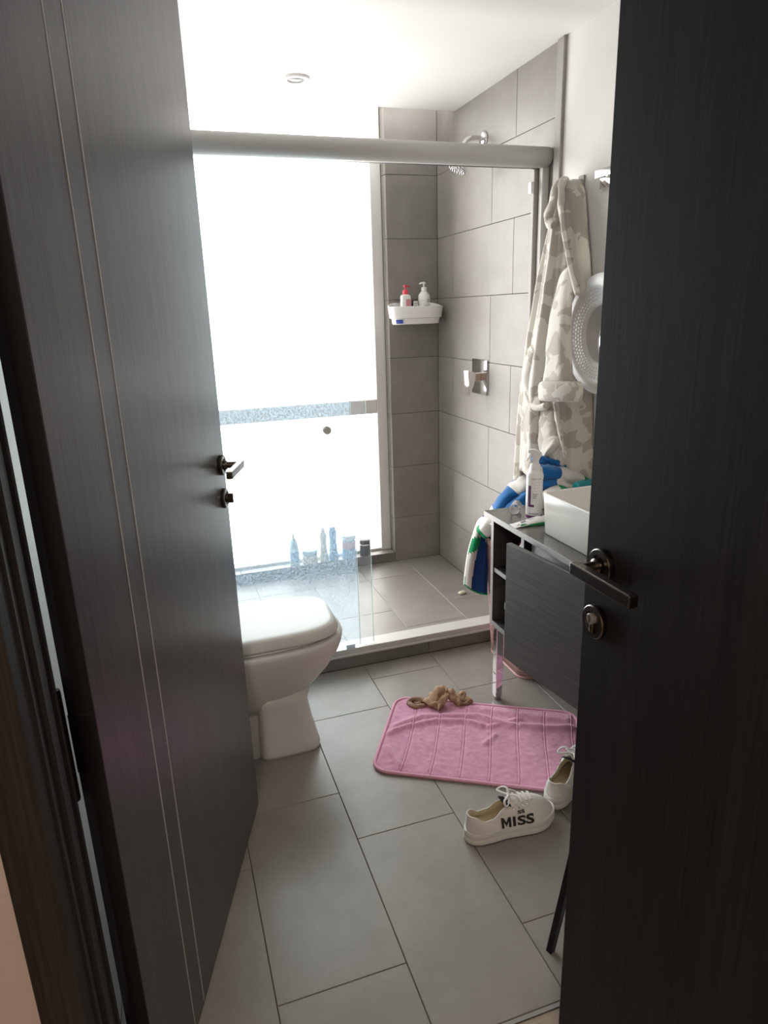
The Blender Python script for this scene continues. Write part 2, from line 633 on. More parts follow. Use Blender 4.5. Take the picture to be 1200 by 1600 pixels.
# left wall, front wall, ceiling
struct('wall_left', B(XL - 0.12, XL, 0.97, 3.70, -0.06, 2.64), 'white_paint', 'white left wall behind the toilet')
bm = bmesh.new()
box(bm, 0.70, 1.62, 0.80, 0.965, -0.06, 2.64)
box(bm, -1.55, -0.20, 0.80, 0.965, -0.06, 2.64)
box(bm, -0.20, 0.70, 0.80, 0.965, 2.24, 2.64)
struct('wall_front', bm, 'hall_paint', 'beige hall wall around the bathroom doorway')
struct('ceiling', B(XL - 0.05, XW + TH, 0.80, 3.303, ZC, ZC + 0.05), 'ceiling_paint', 'flat white bathroom ceiling ending short of the window')
struct('ceiling_recess', B(XL - 0.05, XW + 0.12, 3.20, 3.72, 2.62, 2.68), 'ceiling_paint', 'raised white ceiling strip above the window')

# window
wd = struct('window_1', B(1.145, 1.203, 3.585, 3.635, 0.085, 2.62, bev=0.003), 'alu_window', 'tall overexposed window with grey aluminium frame')
mk('mid_rail', B(XL, 1.145, 3.59, 3.63, 0.898, 0.976, bev=0.004), 'alu_window', wd)
mk('bottom_rail', B(XL, 1.145, 3.59, 3.63, 0.085, 0.098, bev=0.002), 'alu_window', wd)
mk('top_rail', B(XL, 1.145, 3.59, 3.63, 2.57, 2.62, bev=0.002), 'alu_window', wd)
mk('left_stile', B(XL, XL + 0.05, 3.59, 3.63, 0.098, 2.57, bev=0.002), 'alu_window', wd)
for z0, z1 in ((0.098, 0.898), (0.976, 2.57)):
    mk('pane', B(XL + 0.05, 1.145, 3.612, 3.616, z0, z1), 'window_glass', wd)

# hall around the camera
bm = bmesh.new()
box(bm, -1.55, -1.45, -2.4, 0.8, -0.06, 2.64)
box(bm, -1.55, 1.62, -2.5, -2.4, -0.06, 2.64)
box(bm, 1.55, 1.65, -2.4, 0.965, -0.06, 2.64)
struct('wall_hall', bm, 'hall_paint', 'hall walls behind the camera')
struct('ceiling_hall', B(-1.55, 1.62, -2.5, 0.8, 2.5, 2.6), 'ceiling_paint', 'hall ceiling')
hf = struct('hall_floor', B(-1.55, 1.62, -2.5, YT, -0.06, -0.012), 'grout_dark', 'light wood hall floor in front of the threshold')
for k in range(8):
    y1 = YT - 0.012 - k * 0.13
    mk('plank', B(-1.5, 1.55, y1 - 0.128, y1, -0.012, -0.001, bev=0.001), 'hall_wood', hf)
struct('trim_3', B(-0.19, 0.70, YT - 0.011, YT - 0.002, -0.012, 0.001), 'cabinet_edge', 'thin pale threshold strip between tile and wood')

# door frame: moulded dark jambs and head
prof = [(0, .965), (0, .925), (.011, .92), (.011, .905), (.006, .90), (.006, .885), (.011, .88), (.011, .845), (.004, .838), (.004, .82), (0, .815), (-.004, .785), (-.056, .783), (-.056, .80), (-.01, .80), (-.01, .965)]
for sgn, x0, nm in ((1, -0.194, 'trim_1'), (-1, 0.70, 'trim_4')):
    bm = bmesh.new()
    rings = []
    for z in (0.0, 2.30):
        rings.append([(x0 + sgn * a, b, z) for a, b in prof])
    rows = [[bm.verts.new(p) for p in r] for r in rings]
    n = len(prof)
    for i in range(n):
        bm.faces.new((rows[0][i], rows[0][(i + 1) % n], rows[1][(i + 1) % n], rows[1][i]))
    bm.faces.new(rows[0]); bm.faces.new(rows[1])
    struct(nm, bm, 'dark_casing', 'dark moulded door casing at the %s of the doorway' % ('left' if sgn > 0 else 'right'))
bm = bmesh.new()
box(bm, -0.19, 0.70, 0.783, 0.965, 2.225, 2.30)
struct('trim_5', bm, 'dark_casing', 'dark head of the door frame')


# ================================================================ DOORS
def lever_set(root, xc, zc, out, ydir, lever_dir):
    """rosette + lever; xc distance along the leaf, ydir -1 = out of the visible face"""
    bm = bmesh.new()
    lathe(bm, [(0.0255, 0), (0.0262, 0.001), (0.0262, 0.009), (0.0245, 0.0105), (0.017, 0.0105), (0.0165, 0.008), (0.0, 0.008)], 40, (xc, 0, zc), axis='y')
    if ydir < 0:
        for v in bm.verts: v.co.y = -v.co.y
    ro = mk('rosette', bm, 'nickel', root, smooth=True, auto=40)
    bm = bmesh.new()
    prof = [(0.0125, 0.006), (0.0125, 0.016), (0.0088, 0.019), (0.0088, out - 0.006)]
    lathe(bm, prof, 28, (xc, 0, zc), axis='y')
    if ydir < 0:
        for v in bm.verts: v.co.y = -v.co.y
    mk('neck', bm, 'nickel', ro, smooth=True, auto=40)
    bm = bmesh.new()
    a, b = xc - lever_dir * 0.012, xc + lever_dir * 0.122
    box(bm, min(a, b), max(a, b), -out, -out + 0.016, zc - 0.0095, zc + 0.0095, bev=0.0028, seg=3)
    mk('lever', bm, 'nickel', ro)
    return ro


def lock_rosette(root, xc, zc, kind):
    bm = bmesh.new()
    lathe(bm, [(0.0255, 0), (0.0262, 0.001), (0.0262, 0.008), (0.0245, 0.0095), (0.0175, 0.0095), (0.017, 0.0075), (0.0, 0.0075)], 40, (xc, 0, zc), axis='y')
    for v in bm.verts: v.co.y = -v.co.y
    ro = mk('lock_rosette', bm, 'nickel', root, smooth=True, auto=40)
    if kind == 'turn':
        bm = bmesh.new()
        lathe(bm, [(0.011, 0.006), (0.011, 0.0115), (0.009, 0.013)], 24, (xc, 0, zc), axis='y')
        for v in bm.verts: v.co.y = -v.co.y
        mk('turn_base', bm, 'nickel', ro, smooth=True, auto=40)
        mk('thumb_turn', B(xc - 0.0035, xc + 0.0035, -0.026, -0.012, zc - 0.013, zc + 0.013, bev=0.002, seg=2), 'nickel', ro)
    else:
        bm = bmesh.new()
        lathe(bm, [(0.0085, 0.006), (0.0085, 0.0135), (0.0075, 0.0145)], 28, (xc, 0, zc + 0.006), axis='y')
        for v in bm.verts: v.co.y = -v.co.y
        mk('lock_cylinder', bm, 'cabinet_edge', ro, smooth=True, auto=40)
        mk('cylinder_body', B(xc - 0.005, xc + 0.005, -0.0125, -0.005, zc - 0.018, zc + 0.002, bev=0.0045, seg=3), 'nickel', ro)
        mk('key_slot', B(xc - 0.001, xc + 0.001, -0.0149, -0.013, zc + 0.001, zc + 0.011), 'black_plastic', ro)
    return ro


# door_1: the bathroom door, opened inwards about 70 degrees
DW = 0.863
d1 = tag(mk('door_1', B(0, DW, 0, 0.04, 0.006, 2.215, bev=0.0012), 'dark_wood', loc=(-0.146, 0.957, 0), rot=(0, 0, math.atan2(0.944, 0.331))),
         'dark wood bathroom door standing open on the left with two thin vertical groove lines', 'door', kind='structure')
mk('hinge_edge', B(-0.0012, 0.0, 0.0005, 0.0395, 0.007, 2.214), 'dark_wood_edge', d1)
for x in (0.181, 0.244):  # pale strips stand in for the light reflected along two door grooves
    mk('groove_glint', B(x - 0.0016, x + 0.0016, -0.0008, 0.002, 0.01, 2.21), 'alu', d1)
lever_set(d1, 0.822, 1.083, 0.060, -1, -1)
lock_rosette(d1, 0.820, 0.996, 'turn')
for zc in (0.18, 0.845, 1.95):
    bm = bmesh.new()
    box(bm, -0.0034, -0.001, 0.006, 0.040, zc - 0.05, zc + 0.05, bev=0.0009)
    hg = mk('hinge', bm, 'hinge_metal', d1)
    bm = bmesh.new()
    lathe(bm, [(0.0055, zc - 0.095), (0.0065, zc - 0.09), (0.0065, zc + 0.09), (0.0055, zc + 0.095)], 16, (-0.008, 0.047, 0))
    mk('hinge_knuckle', bm, 'hinge_metal', hg, smooth=True, auto=40)
    for yy, zz in ((0.014, 0.038), (0.022, 0.017), (0.022, -0.018), (0.014, -0.039)):
        bm = bmesh.new()
        lathe(bm, [(0.0036, -0.0043), (0.0036, -0.003)], 14, (0, yy, zc + zz), axis='x')
        mk('screw', bm, 'hinge_metal', hg, smooth=True, auto=40)

# door_2: second dark door, edge on at the right
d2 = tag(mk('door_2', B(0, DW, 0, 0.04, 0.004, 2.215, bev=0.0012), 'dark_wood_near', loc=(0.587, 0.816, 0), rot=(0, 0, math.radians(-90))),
         'near dark wood door along the right edge with lever handle and keyhole', 'door', kind='structure')
lever_set(d2, 0.044, 1.083, 0.052, -1, 1)
lock_rosette(d2, 0.036, 0.990, 'key')
bm = bmesh.new()
box(bm, 0.545, 0.70, -0.30, -0.052, 0.0, 2.25)
struct('trim_6', bm, 'dark_casing', 'dark post that the near right door hangs on')


# ================================================================ SHOWER ENCLOSURE
GY = 2.485
sh = tag(mk('shower_enclosure', B(XL, XW, 2.467, 2.545, 0.058, 0.09, bev=0.002), 'alu'),
         'sliding glass shower enclosure with brushed aluminium header above the curb', 'shower screen')
mk('track_lip', B(XL, XW, 2.458, 2.467, 0.058, 0.068, bev=0.002), 'alu', sh)
bm = bmesh.new()
prof = []
for k in range(13):
    a = math.radians(-90 + 180 * k / 12)
    prof.append((2.445 - 0.048 * math.cos(a), 1.978 + 0.036 * math.sin(a)))
prof += [(2.492, 2.014), (2.492, 1.954), (2.45, 1.954)]
rows = [[bm.verts.new((x, y, z)) for y, z in prof] for x in (XL + 0.001, XW - 0.012)]
n = len(prof)
for i in range(n):
    f = bm.faces.new((rows[0][i], rows[0][(i + 1) % n], rows[1][(i + 1) % n], rows[1][i]))
    f.smooth = i < 12
bm.faces.new(rows[0]); bm.faces.new(rows[1])
mk('header', bm, 'alu', sh)
mk('header_channel', B(XL + 0.001, XW - 0.012, 2.452, 2.49, 1.947, 1.954), 'hinge_metal', sh)
mk('wall_channel', B(XW - 0.03, XW - 0.001, 2.435, 2.462, 0.059, 1.946, bev=0.003), 'alu', sh)
mk('wall_channel', B(XW - 0.045, XW - 0.001, 2.468, 2.492, 0.0905, 1.946, bev=0.003), 'trim_grey', sh)
mk('stop_block', B(XW - 0.058, XW - 0.045, 2.468, 2.49, 1.86, 1.90, bev=0.002), 'white_plastic', sh)
mk('floor_guide', B(0.62, 0.66, 2.478, 2.482, 0.09, 0.104, bev=0.001), 'white_plastic', sh)
for nm, y, x1, mat in (('frosted_panel', 2.470, 0.680, 'glass_frosted'), ('clear_panel', 2.484, 0.744, 'glass_textured')):
    p = mk(nm, B(XL + 0.004, x1, y, y + 0.006, 0.0905, 1.9465), mat, sh)
    mk('panel_edge', B(x1, x1 + 0.003, y, y + 0.006, 0.0905, 1.9465), 'glass_edge', p)
bm = bmesh.new()
lathe(bm, [(0.0, -0.026), (0.014, -0.026), (0.0155, -0.024), (0.0155, -0.004), (0.010, -0.002), (0.010, 0.0)], 28, (0.582, 2.470, 1.024), axis='y')
mk('pull_knob', bm, 'alu', sh, smooth=True, auto=40)

# ---------------------------------------------------------------- shower arm and head, mixer valve
sa = thing('shower_fixture', 'chrome wall shower with bent arm and faceted round head in the tiled corner', 'shower head', (XW, 2.985, 2.16))
bm = bmesh.new()
lathe(bm, [(0.031, 0.0), (0.031, -0.004), (0.026, -0.012), (0.013, -0.015)], 28, axis='x')
mk('flange', bm, 'chrome', sa, smooth=True, auto=40)
bm = bmesh.new()
tube(bm, catmull([(-0.008, 0, 0), (-0.05, 0, 0), (-0.075, 0, -0.004), (-0.10, 0, -0.03), (-0.121, 0, -0.092)], 6), 0.0115, 14)
mk('arm_pipe', bm, 'chrome', sa, smooth=True)
bm = bmesh.new()
lathe(bm, [(0.012, 0.03), (0.016, 0.018), (0.034, 0.008), (0.045, 0.0), (0.047, -0.010), (0.040, -0.014), (0.0, -0.012)], 20)
hd = mk('spray_head', bm, 'chrome', sa, loc=(-0.124, 0, -0.116), rot=(0, math.radians(28), 0))
bm = bmesh.new()
for rr, k in ((0.012, 6), (0.024, 12), (0.035, 18)):
    for i in range(k):
        a = 2 * math.pi * i / k
        lathe(bm, [(0.003, -0.0135), (0.002, -0.017)], 6, (rr * math.cos(a), rr * math.sin(a), 0))
tag(mk('nozzles', bm, 'chrome', hd), kind='stuff')

mv = thing('mixer_valve', 'square chrome shower mixer valve with lever on the tiled wall', 'faucet', (XW, 2.993, 1.127))
mk('back_plate', B(-0.009, 0, -0.08, 0.08, -0.083, 0.083, bev=0.002), 'chrome', mv)
mk('stem', B(-0.05, -0.009, -0.02, 0.02, -0.018, 0.022, bev=0.002), 'chrome', mv)
bm = bmesh.new()
vs = [(-0.045, -0.026, 0.026), (-0.045, 0.026, 0.026), (-0.045, 0.026, -0.03), (-0.045, -0.026, -0.03),
      (-0.080, -0.026, 0.034), (-0.080, 0.026, 0.034), (-0.072, 0.026, -0.088), (-0.072, -0.026, -0.088)]
vs = [bm.verts.new(v) for v in vs]
for q in ((0, 1, 2, 3), (4, 7, 6, 5), (0, 4, 5, 1), (1, 5, 6, 2), (2, 6, 7, 3), (3, 7, 4, 0)):
    bm.faces.new([vs[i] for i in q])
bmesh.ops.bevel(bm, geom=bm.edges[:], offset=0.002, segments=2, affect='EDGES')
mk('lever', bm, 'chrome', mv)

# ---------------------------------------------------------------- corner caddy and what stands in it
CX, CY, CZ = 1.322, 3.428, 1.377
cd = thing('shower_caddy', 'white plastic corner basket shelf fixed between pier and shower wall', 'shelf', (CX, CY, CZ))


def caddy_ring(hx, hy, z, back=0.078, n=44):
    out = []
    for i in range(n):
        a = 2 * math.pi * i / n
        x, y = math.cos(a), math.sin(a)
        ex = 2 / 2.6
        px = hx * math.copysign(abs(x) ** ex, x)
        py = hy * math.copysign(abs(y) ** ex, y)
        out.append((px, min(py, back), z + (0.022 * max(0.0, py / hy) if z > 0.05 else 0)))
    return out


bm = bmesh.new()
loft(bm, [caddy_ring(0.120, 0.070, 0.0), caddy_ring(0.124, 0.074, 0.003), caddy_ring(0.127, 0.078, 0.028), caddy_ring(0.138, 0.086, 0.032), caddy_ring(0.146, 0.090, 0.086),
          caddy_ring(0.144, 0.088, 0.089), caddy_ring(0.141, 0.085, 0.086), caddy_ring(0.130, 0.078, 0.032), caddy_ring(0.120, 0.070, 0.006)], mi=0)
mk('basket_shell', bm, 'white_plastic', cd, auto=35)
bm = bmesh.new()
pts = []
for zz in (0.005, 0.024):
    ring = []
    for a in (200, 207, 214, 221, 228):
        x, y = math.cos(math.radians(a)), math.sin(math.radians(a))
        ex = 2 / 2.6
        k = 0.1252 + 0.003 * zz / 0.024
        ring.append((1.006 * k * math.copysign(abs(x) ** ex, x), 1.012 * (k - 0.048) * math.copysign(abs(y) ** ex, y), zz))
    pts.append(ring)
grid_faces(bm, [[bm.verts.new(p) for p in r] for r in pts])
mk('blue_sticker', bm, 'blue_print', cd)


def pump_bottle(name, label, cat, loc, body, shoulder, neck, mat_body, mat_pump, sq=None, pump_dir=0.0):
    t = thing(name, label, cat, loc)
    bm = bmesh.new()
    if sq:
        hx, hy, h = sq
        loft(bm, [rrect(hx, hy, 0.006, 3, z=0), rrect(hx, hy, 0.008, 3, z=0.01), rrect(hx * 0.9, hy * 0.9, 0.008, 3, z=h - 0.006), rrect(hx * 0.8, hy * 0.8, 0.007, 3, z=h), rrect(0.014, 0.014, 0.0135, 3, z=h + 0.004)])
    else:
        lathe(bm, body, 28)
    mk('bottle_body', bm, mat_body, t, smooth=True, auto=50)
    h = shoulder
    bm = bmesh.new()
    lathe(bm, [(0.0145, h), (0.0145, h + 0.018), (0.012, h + 0.021), (0.0045, h + 0.022), (0.0045, h + 0.036), (0.009, h + 0.037), (0.010, h + 0.041), (0.009, h + 0.046), (0.004, h + 0.047)], 20)
    p = mk('pump', bm, mat_pump, t, smooth=True, auto=45)
    bm = bmesh.new()
    c, s = math.cos(pump_dir), math.sin(pump_dir)
    tube(bm, [(0, 0, h + 0.041), (0.018 * c, 0.018 * s, h + 0.0415), (0.026 * c, 0.026 * s, h + 0.036)], 0.0042, 8)
    mk('spout', bm, mat_pump, p, smooth=True)
    return t


zb = CZ + 0.0065
t = pump_bottle('pump_bottle', 'white pump bottle with red pump and pink label in the corner basket', 'bottle', (1.267, 3.425, zb), None, 0.142, 0, 'white_plastic', 'red_pump', sq=(0.027, 0.02, 0.138), pump_dir=math.radians(10))
mk('label', B(-0.004, 0.024, -0.0203, -0.0195, 0.03, 0.118), 'pink_label', t)
t = pump_bottle('pump_bottle', 'white round pump bottle with fine dark lettering in the corner basket', 'bottle', (1.372, 3.43, zb), [(0.028, 0), (0.031, 0.004), (0.031, 0.125), (0.028, 0.140), (0.018, 0.151), (0.014, 0.155)], 0.155, 0, 'white_plastic', 'white_plastic', pump_dir=math.radians(185))
bm = bmesh.new()


def on_cyl(r, a0, z0):
    return lambda x, y: (r * math.sin(a0 + x / r), -r * math.cos(a0 + x / r), z0 + y)


def strip(bm, r, a0, a1, z0, z1, k=8):
    rows = [[bm.verts.new((r * math.sin(a0 + (a1 - a0) * i / k), -r * math.cos(a0 + (a1 - a0) * i / k), z)) for i in range(k + 1)] for z in (z0, z1)]
    grid_faces(bm, rows)


strip(bm, 0.0314, -1.1, 0.1, 0.1085, 0.1095)
strip(bm, 0.0314, 0.1, 0.75, 0.102, 0.106, 4)
strip(bm, 0.0314, 0.2, 0.65, 0.110, 0.113, 4)
strip(bm, 0.0314, 0.3, 0.55, 0.113, 0.118, 4)
strip(bm, 0.0314, -0.35, 0.8, 0.081, 0.0845)
strip(bm, 0.0314, 0.2, 0.7, 0.071, 0.073)
strip(bm, 0.0314, 0.25, 0.7, 0.063, 0.065)
mk('print', bm, 'grey_print', t)
t = thing('small_carton', 'small black and white carton between the two pump bottles', 'box', (1.318, 3.435, zb))
mk('carton', B(-0.022, 0.016, -0.012, 0.014, 0, 0.112, bev=0.001), 'black_plastic', t)
bm = bmesh.new()
box(bm, -0.010, 0.015, -0.0185, -0.0125, 0, 0.108, bev=0.002)
mk('white_tube', bm, 'white_plastic', t)
bm = bmesh.new()
for z0, a, b in ((0.094, -0.005, 0.0), (0.094, 0.003, 0.008), (0.082, -0.006, 0.007), (0.072, -0.006, 0.011), (0.066, -0.004, 0.010)):
    box(bm, a, b, -0.0189, -0.0184, z0, z0 + 0.0045)
mk('print', bm, 'grey_print', t)

# ---------------------------------------------------------------- bottles along the sill
SZ = 0.0855


def sill_bottle(name, label, px, prof, mat, cap=None, capmat=None, capname='cap', y=3.548, fac=24, squash=1.0):
    x = at(px, 880, 1, y).x
    t = thing(name, label, 'jar' if 'jar' in name else 'bottle', (x, y, SZ))
    bm = bmesh.new()
    lathe(bm, prof, fac)
    for v in bm.verts: v.co.y *= squash
    mk('body', bm, mat, t, smooth=True, auto=50)
    if cap:
        bm = bmesh.new()
        lathe(bm, cap, fac)
        mk(capname, bm, capmat, t, smooth=True, auto=50)
    return t


t = sill_bottle('tapered_bottle', 'tapered squeeze bottle with blue lower half, leftmost on the window sill', 461, [(0.024, 0), (0.027, 0.003), (0.027, 0.085), (0.024, 0.115), (0.016, 0.145), (0.009, 0.158)], 'cyan_bottle', [(0.008, 0.158), (0.007, 0.172), (0.004, 0.182), (0.002, 0.186)], 'white_plastic', 'nozzle')
bm = bmesh.new(); strip(bm, 0.0274, -1.5, 1.5, 0.028, 0.082, 12); mk('label', bm, 'blue_bottle', t, smooth=True)
t = sill_bottle('lidded_jar', 'wide low pale jar with a screw lid on the window sill', 485, [(0.040, 0), (0.043, 0.004), (0.043, 0.05), (0.040, 0.054)], 'cream_plastic', [(0.0445, 0.055), (0.0455, 0.057), (0.0455, 0.079), (0.043, 0.081), (0.0, 0.081)], 'cyan_bottle', 'lid')
t = sill_bottle('slim_bottle', 'slim cream bottle with rounded top on the window sill', 507, [(0.023, 0), (0.025, 0.004), (0.022, 0.05), (0.018, 0.10), (0.021, 0.14), (0.022, 0.155), (0.014, 0.168)], 'cream_plastic', [(0.0125, 0.168), (0.0135, 0.175), (0.012, 0.19), (0.006, 0.198)], 'white_plastic', squash=0.8)
t = sill_bottle('blue_bottle', 'tallest blue bottle with flat cap on the window sill', 522, [(0.026, 0), (0.028, 0.004), (0.024, 0.06), (0.020, 0.12), (0.024, 0.155), (0.024, 0.168), (0.019, 0.178)], 'blue_bottle', [(0.0185, 0.178), (0.0185, 0.196), (0.017, 0.198), (0, 0.198)], 'blue_bottle')
t = sill_bottle('cream_jar', 'broad pinkish jar with white lid on the window sill', 546, [(0.038, 0), (0.040, 0.004), (0.040, 0.105), (0.037, 0.110)], 'blue_bottle', [(0.041, 0.110), (0.042, 0.112), (0.042, 0.136), (0.040, 0.138), (0, 0.138)], 'white_plastic', 'lid')
bm = bmesh.new(); strip(bm, 0.0404, -1.5, 1.5, 0.06, 0.104, 12); mk('label', bm, 'pink_label', t, smooth=True)
t = sill_bottle('dark_jar', 'small dark jar with white band, rightmost on the window sill', 571, [(0.029, 0), (0.031, 0.003), (0.031, 0.062), (0.029, 0.065)], 'black_plastic', [(0.031, 0.072), (0.031, 0.092), (0.029, 0.094), (0, 0.094)], 'black_plastic', 'lid')
bm = bmesh.new(); lathe(bm, [(0.0312, 0.064), (0.0312, 0.0725)], 24, cap=False); mk('white_band', bm, 'white_plastic', t, smooth=True)
t = thing('soap_bar', 'small worn cream soap bar lying on the shower floor', 'soap', (1.365, 2.935, ZS + 0.0005))
bm = bmesh.new()
loft(bm, [rrect(0.022 * a, 0.013 * a, 0.012 * a, 4, z=z) for a, z in ((0.75, 0), (1, 0.004), (1, 0.008), (0.7, 0.0125), (0.3, 0.014))])
mk('soap', bm, 'soap', t, smooth=True, rot=(0, 0, 0.3))

# ---------------------------------------------------------------- ceiling light
cl = thing('downlight', 'round white recessed downlight in the bathroom ceiling', 'ceiling light', (0.664, 3.0, ZC))
bm = bmesh.new()
lathe(bm, [(0.055, 0.0), (0.055, -0.007), (0.053, -0.009), (0.037, -0.009), (0.035, -0.006), (0.034, 0.0)], 48, cap=False)
mk('trim_ring', bm, 'white_plastic', cl, smooth=True, auto=35)
bm = bmesh.new()
lathe(bm, [(0.035, -0.004), (0.02, -0.003), (0.0, -0.003)], 40)
mk('lens', bm, 'white_plastic', cl, smooth=True)

# ================================================================ TOILET
to = thing('toilet', 'white ceramic toilet with closed squarish lid beside the open door', 'toilet', (0.0, 2.085, 0))


def dring(x0, x1, hy, z, n=56, e=2.7, eb=6.0):
    cx, hx = (x0 + x1) / 2, (x1 - x0) / 2
    out = []
    for i in range(n):
        a = 2 * math.pi * i / n
        c, s = math.cos(a), math.sin(a)
        ee = e if c > 0 else eb
        out.append((cx + hx * math.copysign(abs(c) ** (2 / ee), c), hy * math.copysign(abs(s) ** (2 / (e if c > 0 else eb)), s), z))
    return out


bm = bmesh.new()
loft(bm, [dring(-0.10, 0.300, 0.085, 0.165), dring(-0.12, 0.36, 0.102, 0.205), dring(-0.13, 0.405, 0.125, 0.245), dring(-0.14, 0.450, 0.148, 0.295), dring(-0.15, 0.482, 0.168, 0.345), dring(-0.15, 0.497, 0.181, 0.385), dring(-0.15, 0.501, 0.186, 0.408),
          dring(-0.15, 0.498, 0.184, 0.418), dring(-0.15, 0.488, 0.176, 0.421)])
mk('bowl', bm, 'ceramic', to, smooth=True)
bm = bmesh.new()
loft(bm, [dring(0.178, 0.392, 0.112, 0.0, e=5), dring(0.178, 0.394, 0.114, 0.012, e=5), dring(0.18, 0.388, 0.112, 0.04, e=5), dring(0.182, 0.372, 0.106, 0.11, e=5), dring(0.184, 0.360, 0.104, 0.19, e=4.5), dring(0.184, 0.372, 0.112, 0.225, e=4)])
pd = mk('pedestal', bm, 'ceramic', to, smooth=True)
bm = bmesh.new()
loft(bm, [rrect(0.205, 0.085, 0.02, 4, cx=-0.015, z=0), rrect(0.205, 0.085, 0.02, 4, cx=-0.015, z=0.26)])
mk('trapway', bm, 'ceramic', to, smooth=True, auto=40)
bm = bmesh.new()
loft(bm, [dring(0.176, 0.3945, 0.1145, 0.0, e=5), dring(0.176, 0.3945, 0.1145, 0.0035, e=5)])
mk('base_seal', bm, 'cabinet_edge', pd)
bm = bmesh.new()
loft(bm, [dring(-0.09, 0.466, 0.158, 0.4225), dring(-0.09, 0.474, 0.164, 0.426), dring(-0.09, 0.474, 0.164, 0.430), dring(-0.09, 0.466, 0.158, 0.4315)])
mk('seat', bm, 'white_plastic', to, smooth=True, auto=50)
bm = bmesh.new()
loft(bm, [dring(-0.10, 0.470, 0.162, 0.433, e=3.6), dring(-0.10, 0.482, 0.168, 0.436, e=3.6), dring(-0.10, 0.483, 0.168, 0.441, e=3.6), dring(-0.10, 0.472, 0.160, 0.464, e=3.8), dring(-0.10, 0.467, 0.155, 0.4695, e=3.9), dring(-0.10, 0.455, 0.146, 0.4725, e=4), dring(-0.10, 0.44, 0.132, 0.4735, e=4), dring(-0.06, 0.35, 0.08, 0.474, e=4), dring(0, 0.20, 0.02, 0.4742, e=3)])
mk('lid', bm, 'ceramic', to, smooth=True)
mk('tank', B(-0.236, -0.10, -0.18, 0.18, 0.40, 0.80, bev=0.02, seg=4), 'ceramic', to)
mk('tank_lid', B(-0.237, -0.092, -0.187, 0.187, 0.80, 0.83, bev=0.008, seg=3), 'ceramic', to)

# ================================================================ VANITY
va = thing('vanity_cabinet', 'dark grey washbasin cabinet with ajar door and chrome legs', 'cabinet', (1.07, 2.054, 0))
X0, X1 = 1.07, 1.465


def vb(name, mat, x0, x1, y0, y1, z0, z1, bev=0.001, parent=None):
    return mk(name, B(x0 - 1.07, x1 - 1.07, y0 - 2.054, y1 - 2.054, z0, z1, bev=bev), mat, parent or va)


def edge_band(par, y0, y1, z0, z1):
    return vb('edge_band', 'cabinet_edge', X0 - 0.0008, X0, y0, y1, z0, z1, 0, par)


p = vb('side_panel', 'laminate', X0, X1, 2.036, 2.054, 0.32, 0.734); edge_band(p, 2.036, 2.054, 0.32, 0.734)
p = vb('side_panel', 'laminate', X0, X1, 1.425, 1.443, 0.32, 0.734); edge_band(p, 1.425, 1.443, 0.32, 0.734)
p = vb('bottom_panel', 'cabinet_inside', X0, X1, 1.443, 2.036, 0.32, 0.338); edge_band(p, 1.443, 2.036, 0.32, 0.338)
p = vb('middle_shelf', 'cabinet_inside', X0 + 0.004, X1, 1.842, 2.036, 0.532, 0.548); vb('edge_band', 'cabinet_edge', X0 + 0.0032, X0 + 0.004, 1.842, 2.036, 0.532, 0.548, 0, p)
p = vb('divider_panel', 'cabinet_inside', X0, X1, 1.824, 1.842, 0.338, 0.734); edge_band(p, 1.824, 1.842, 0.338, 0.734)
vb('back_panel', 'cabinet_inside', X1, X1 + 0.012, 1.425, 2.054, 0.32, 0.734)
dbox = vb('drawer_box', 'cabinet_edge', X0 + 0.02, X0 + 0.032, 1.46, 1.81, 0.36, 0.712)
vb('drawer_side', 'white_paint', X0 + 0.032, X1 - 0.05, 1.798, 1.81, 0.36, 0.712, 0.001, dbox)
mk('door', B(-0.018, 0, 0, 0.382, 0.316, 0.724, bev=0.001), 'laminate', va, loc=(-0.003, 1.433 - 2.054, 0), rot=(0, 0, math.atan2(0.052, 0.375)))
for lx in (1.084, 1.43):
    for ly in (2.022, 1.43):
        g = vb('leg', 'chrome', lx, lx + 0.028, ly, ly + 0.030, 0.014, 0.32, 0.002)
        bm = bmesh.new()
        lathe(bm, [(0.011, 0.0), (0.013, 0.004), (0.013, 0.014)], 16, (lx + 0.014 - 1.07, ly + 0.015 - 2.054, 0))
        mk('foot', bm, 'cabinet_edge', g, smooth=True, auto=40)

ct = thing('countertop', 'speckled dark granite countertop with pale front edge on the vanity', 'countertop', (1.05, 2.077, 0.7345))
mk('slab', B(0.0008, 0.436, -0.655, -0.0008, 0, 0.0195, bev=0.001), 'granite', ct)
mk('edge_strip', B(0, 0.0009, -0.655, 0, 0.0005, 0.0188), 'cabinet_edge', ct)
mk('edge_strip', B(0, 0.436, -0.0009, 0, 0.0005, 0.0188), 'cabinet_edge', ct)
ZT = 0.7542

sk = thing('vessel_sink', 'rectangular off-white vessel sink on the granite countertop', 'sink', (1.285, 1.613, ZT))
bm = bmesh.new()
loft(bm, [rrect(0.172, 0.1640, 0.022, 6, z=0), rrect(0.176, 0.1690, 0.024, 6, z=0.004), rrect(0.180, 0.1790, 0.026, 6, z=0.128), rrect(0.180, 0.1795, 0.026, 6, z=0.1315), rrect(0.178, 0.1770, 0.024, 6, z=0.133), rrect(0.171, 0.1700, 0.019, 6, z=0.133), rrect(0.168, 0.1670, 0.017, 6, z=0.130), rrect(0.150, 0.1470, 0.03, 6, z=0.03), rrect(0.13, 0.1220, 0.03, 6, z=0.018)])
mk('basin', bm, 'sink_ceramic', sk, smooth=True, auto=60)
bm = bmesh.new()
lathe(bm, [(0.024, 0.019), (0.024, 0.0215), (0.018, 0.0215), (0.016, 0.020), (0, 0.020)], 24)
mk('drain', bm, 'chrome', sk, smooth=True, auto=40)

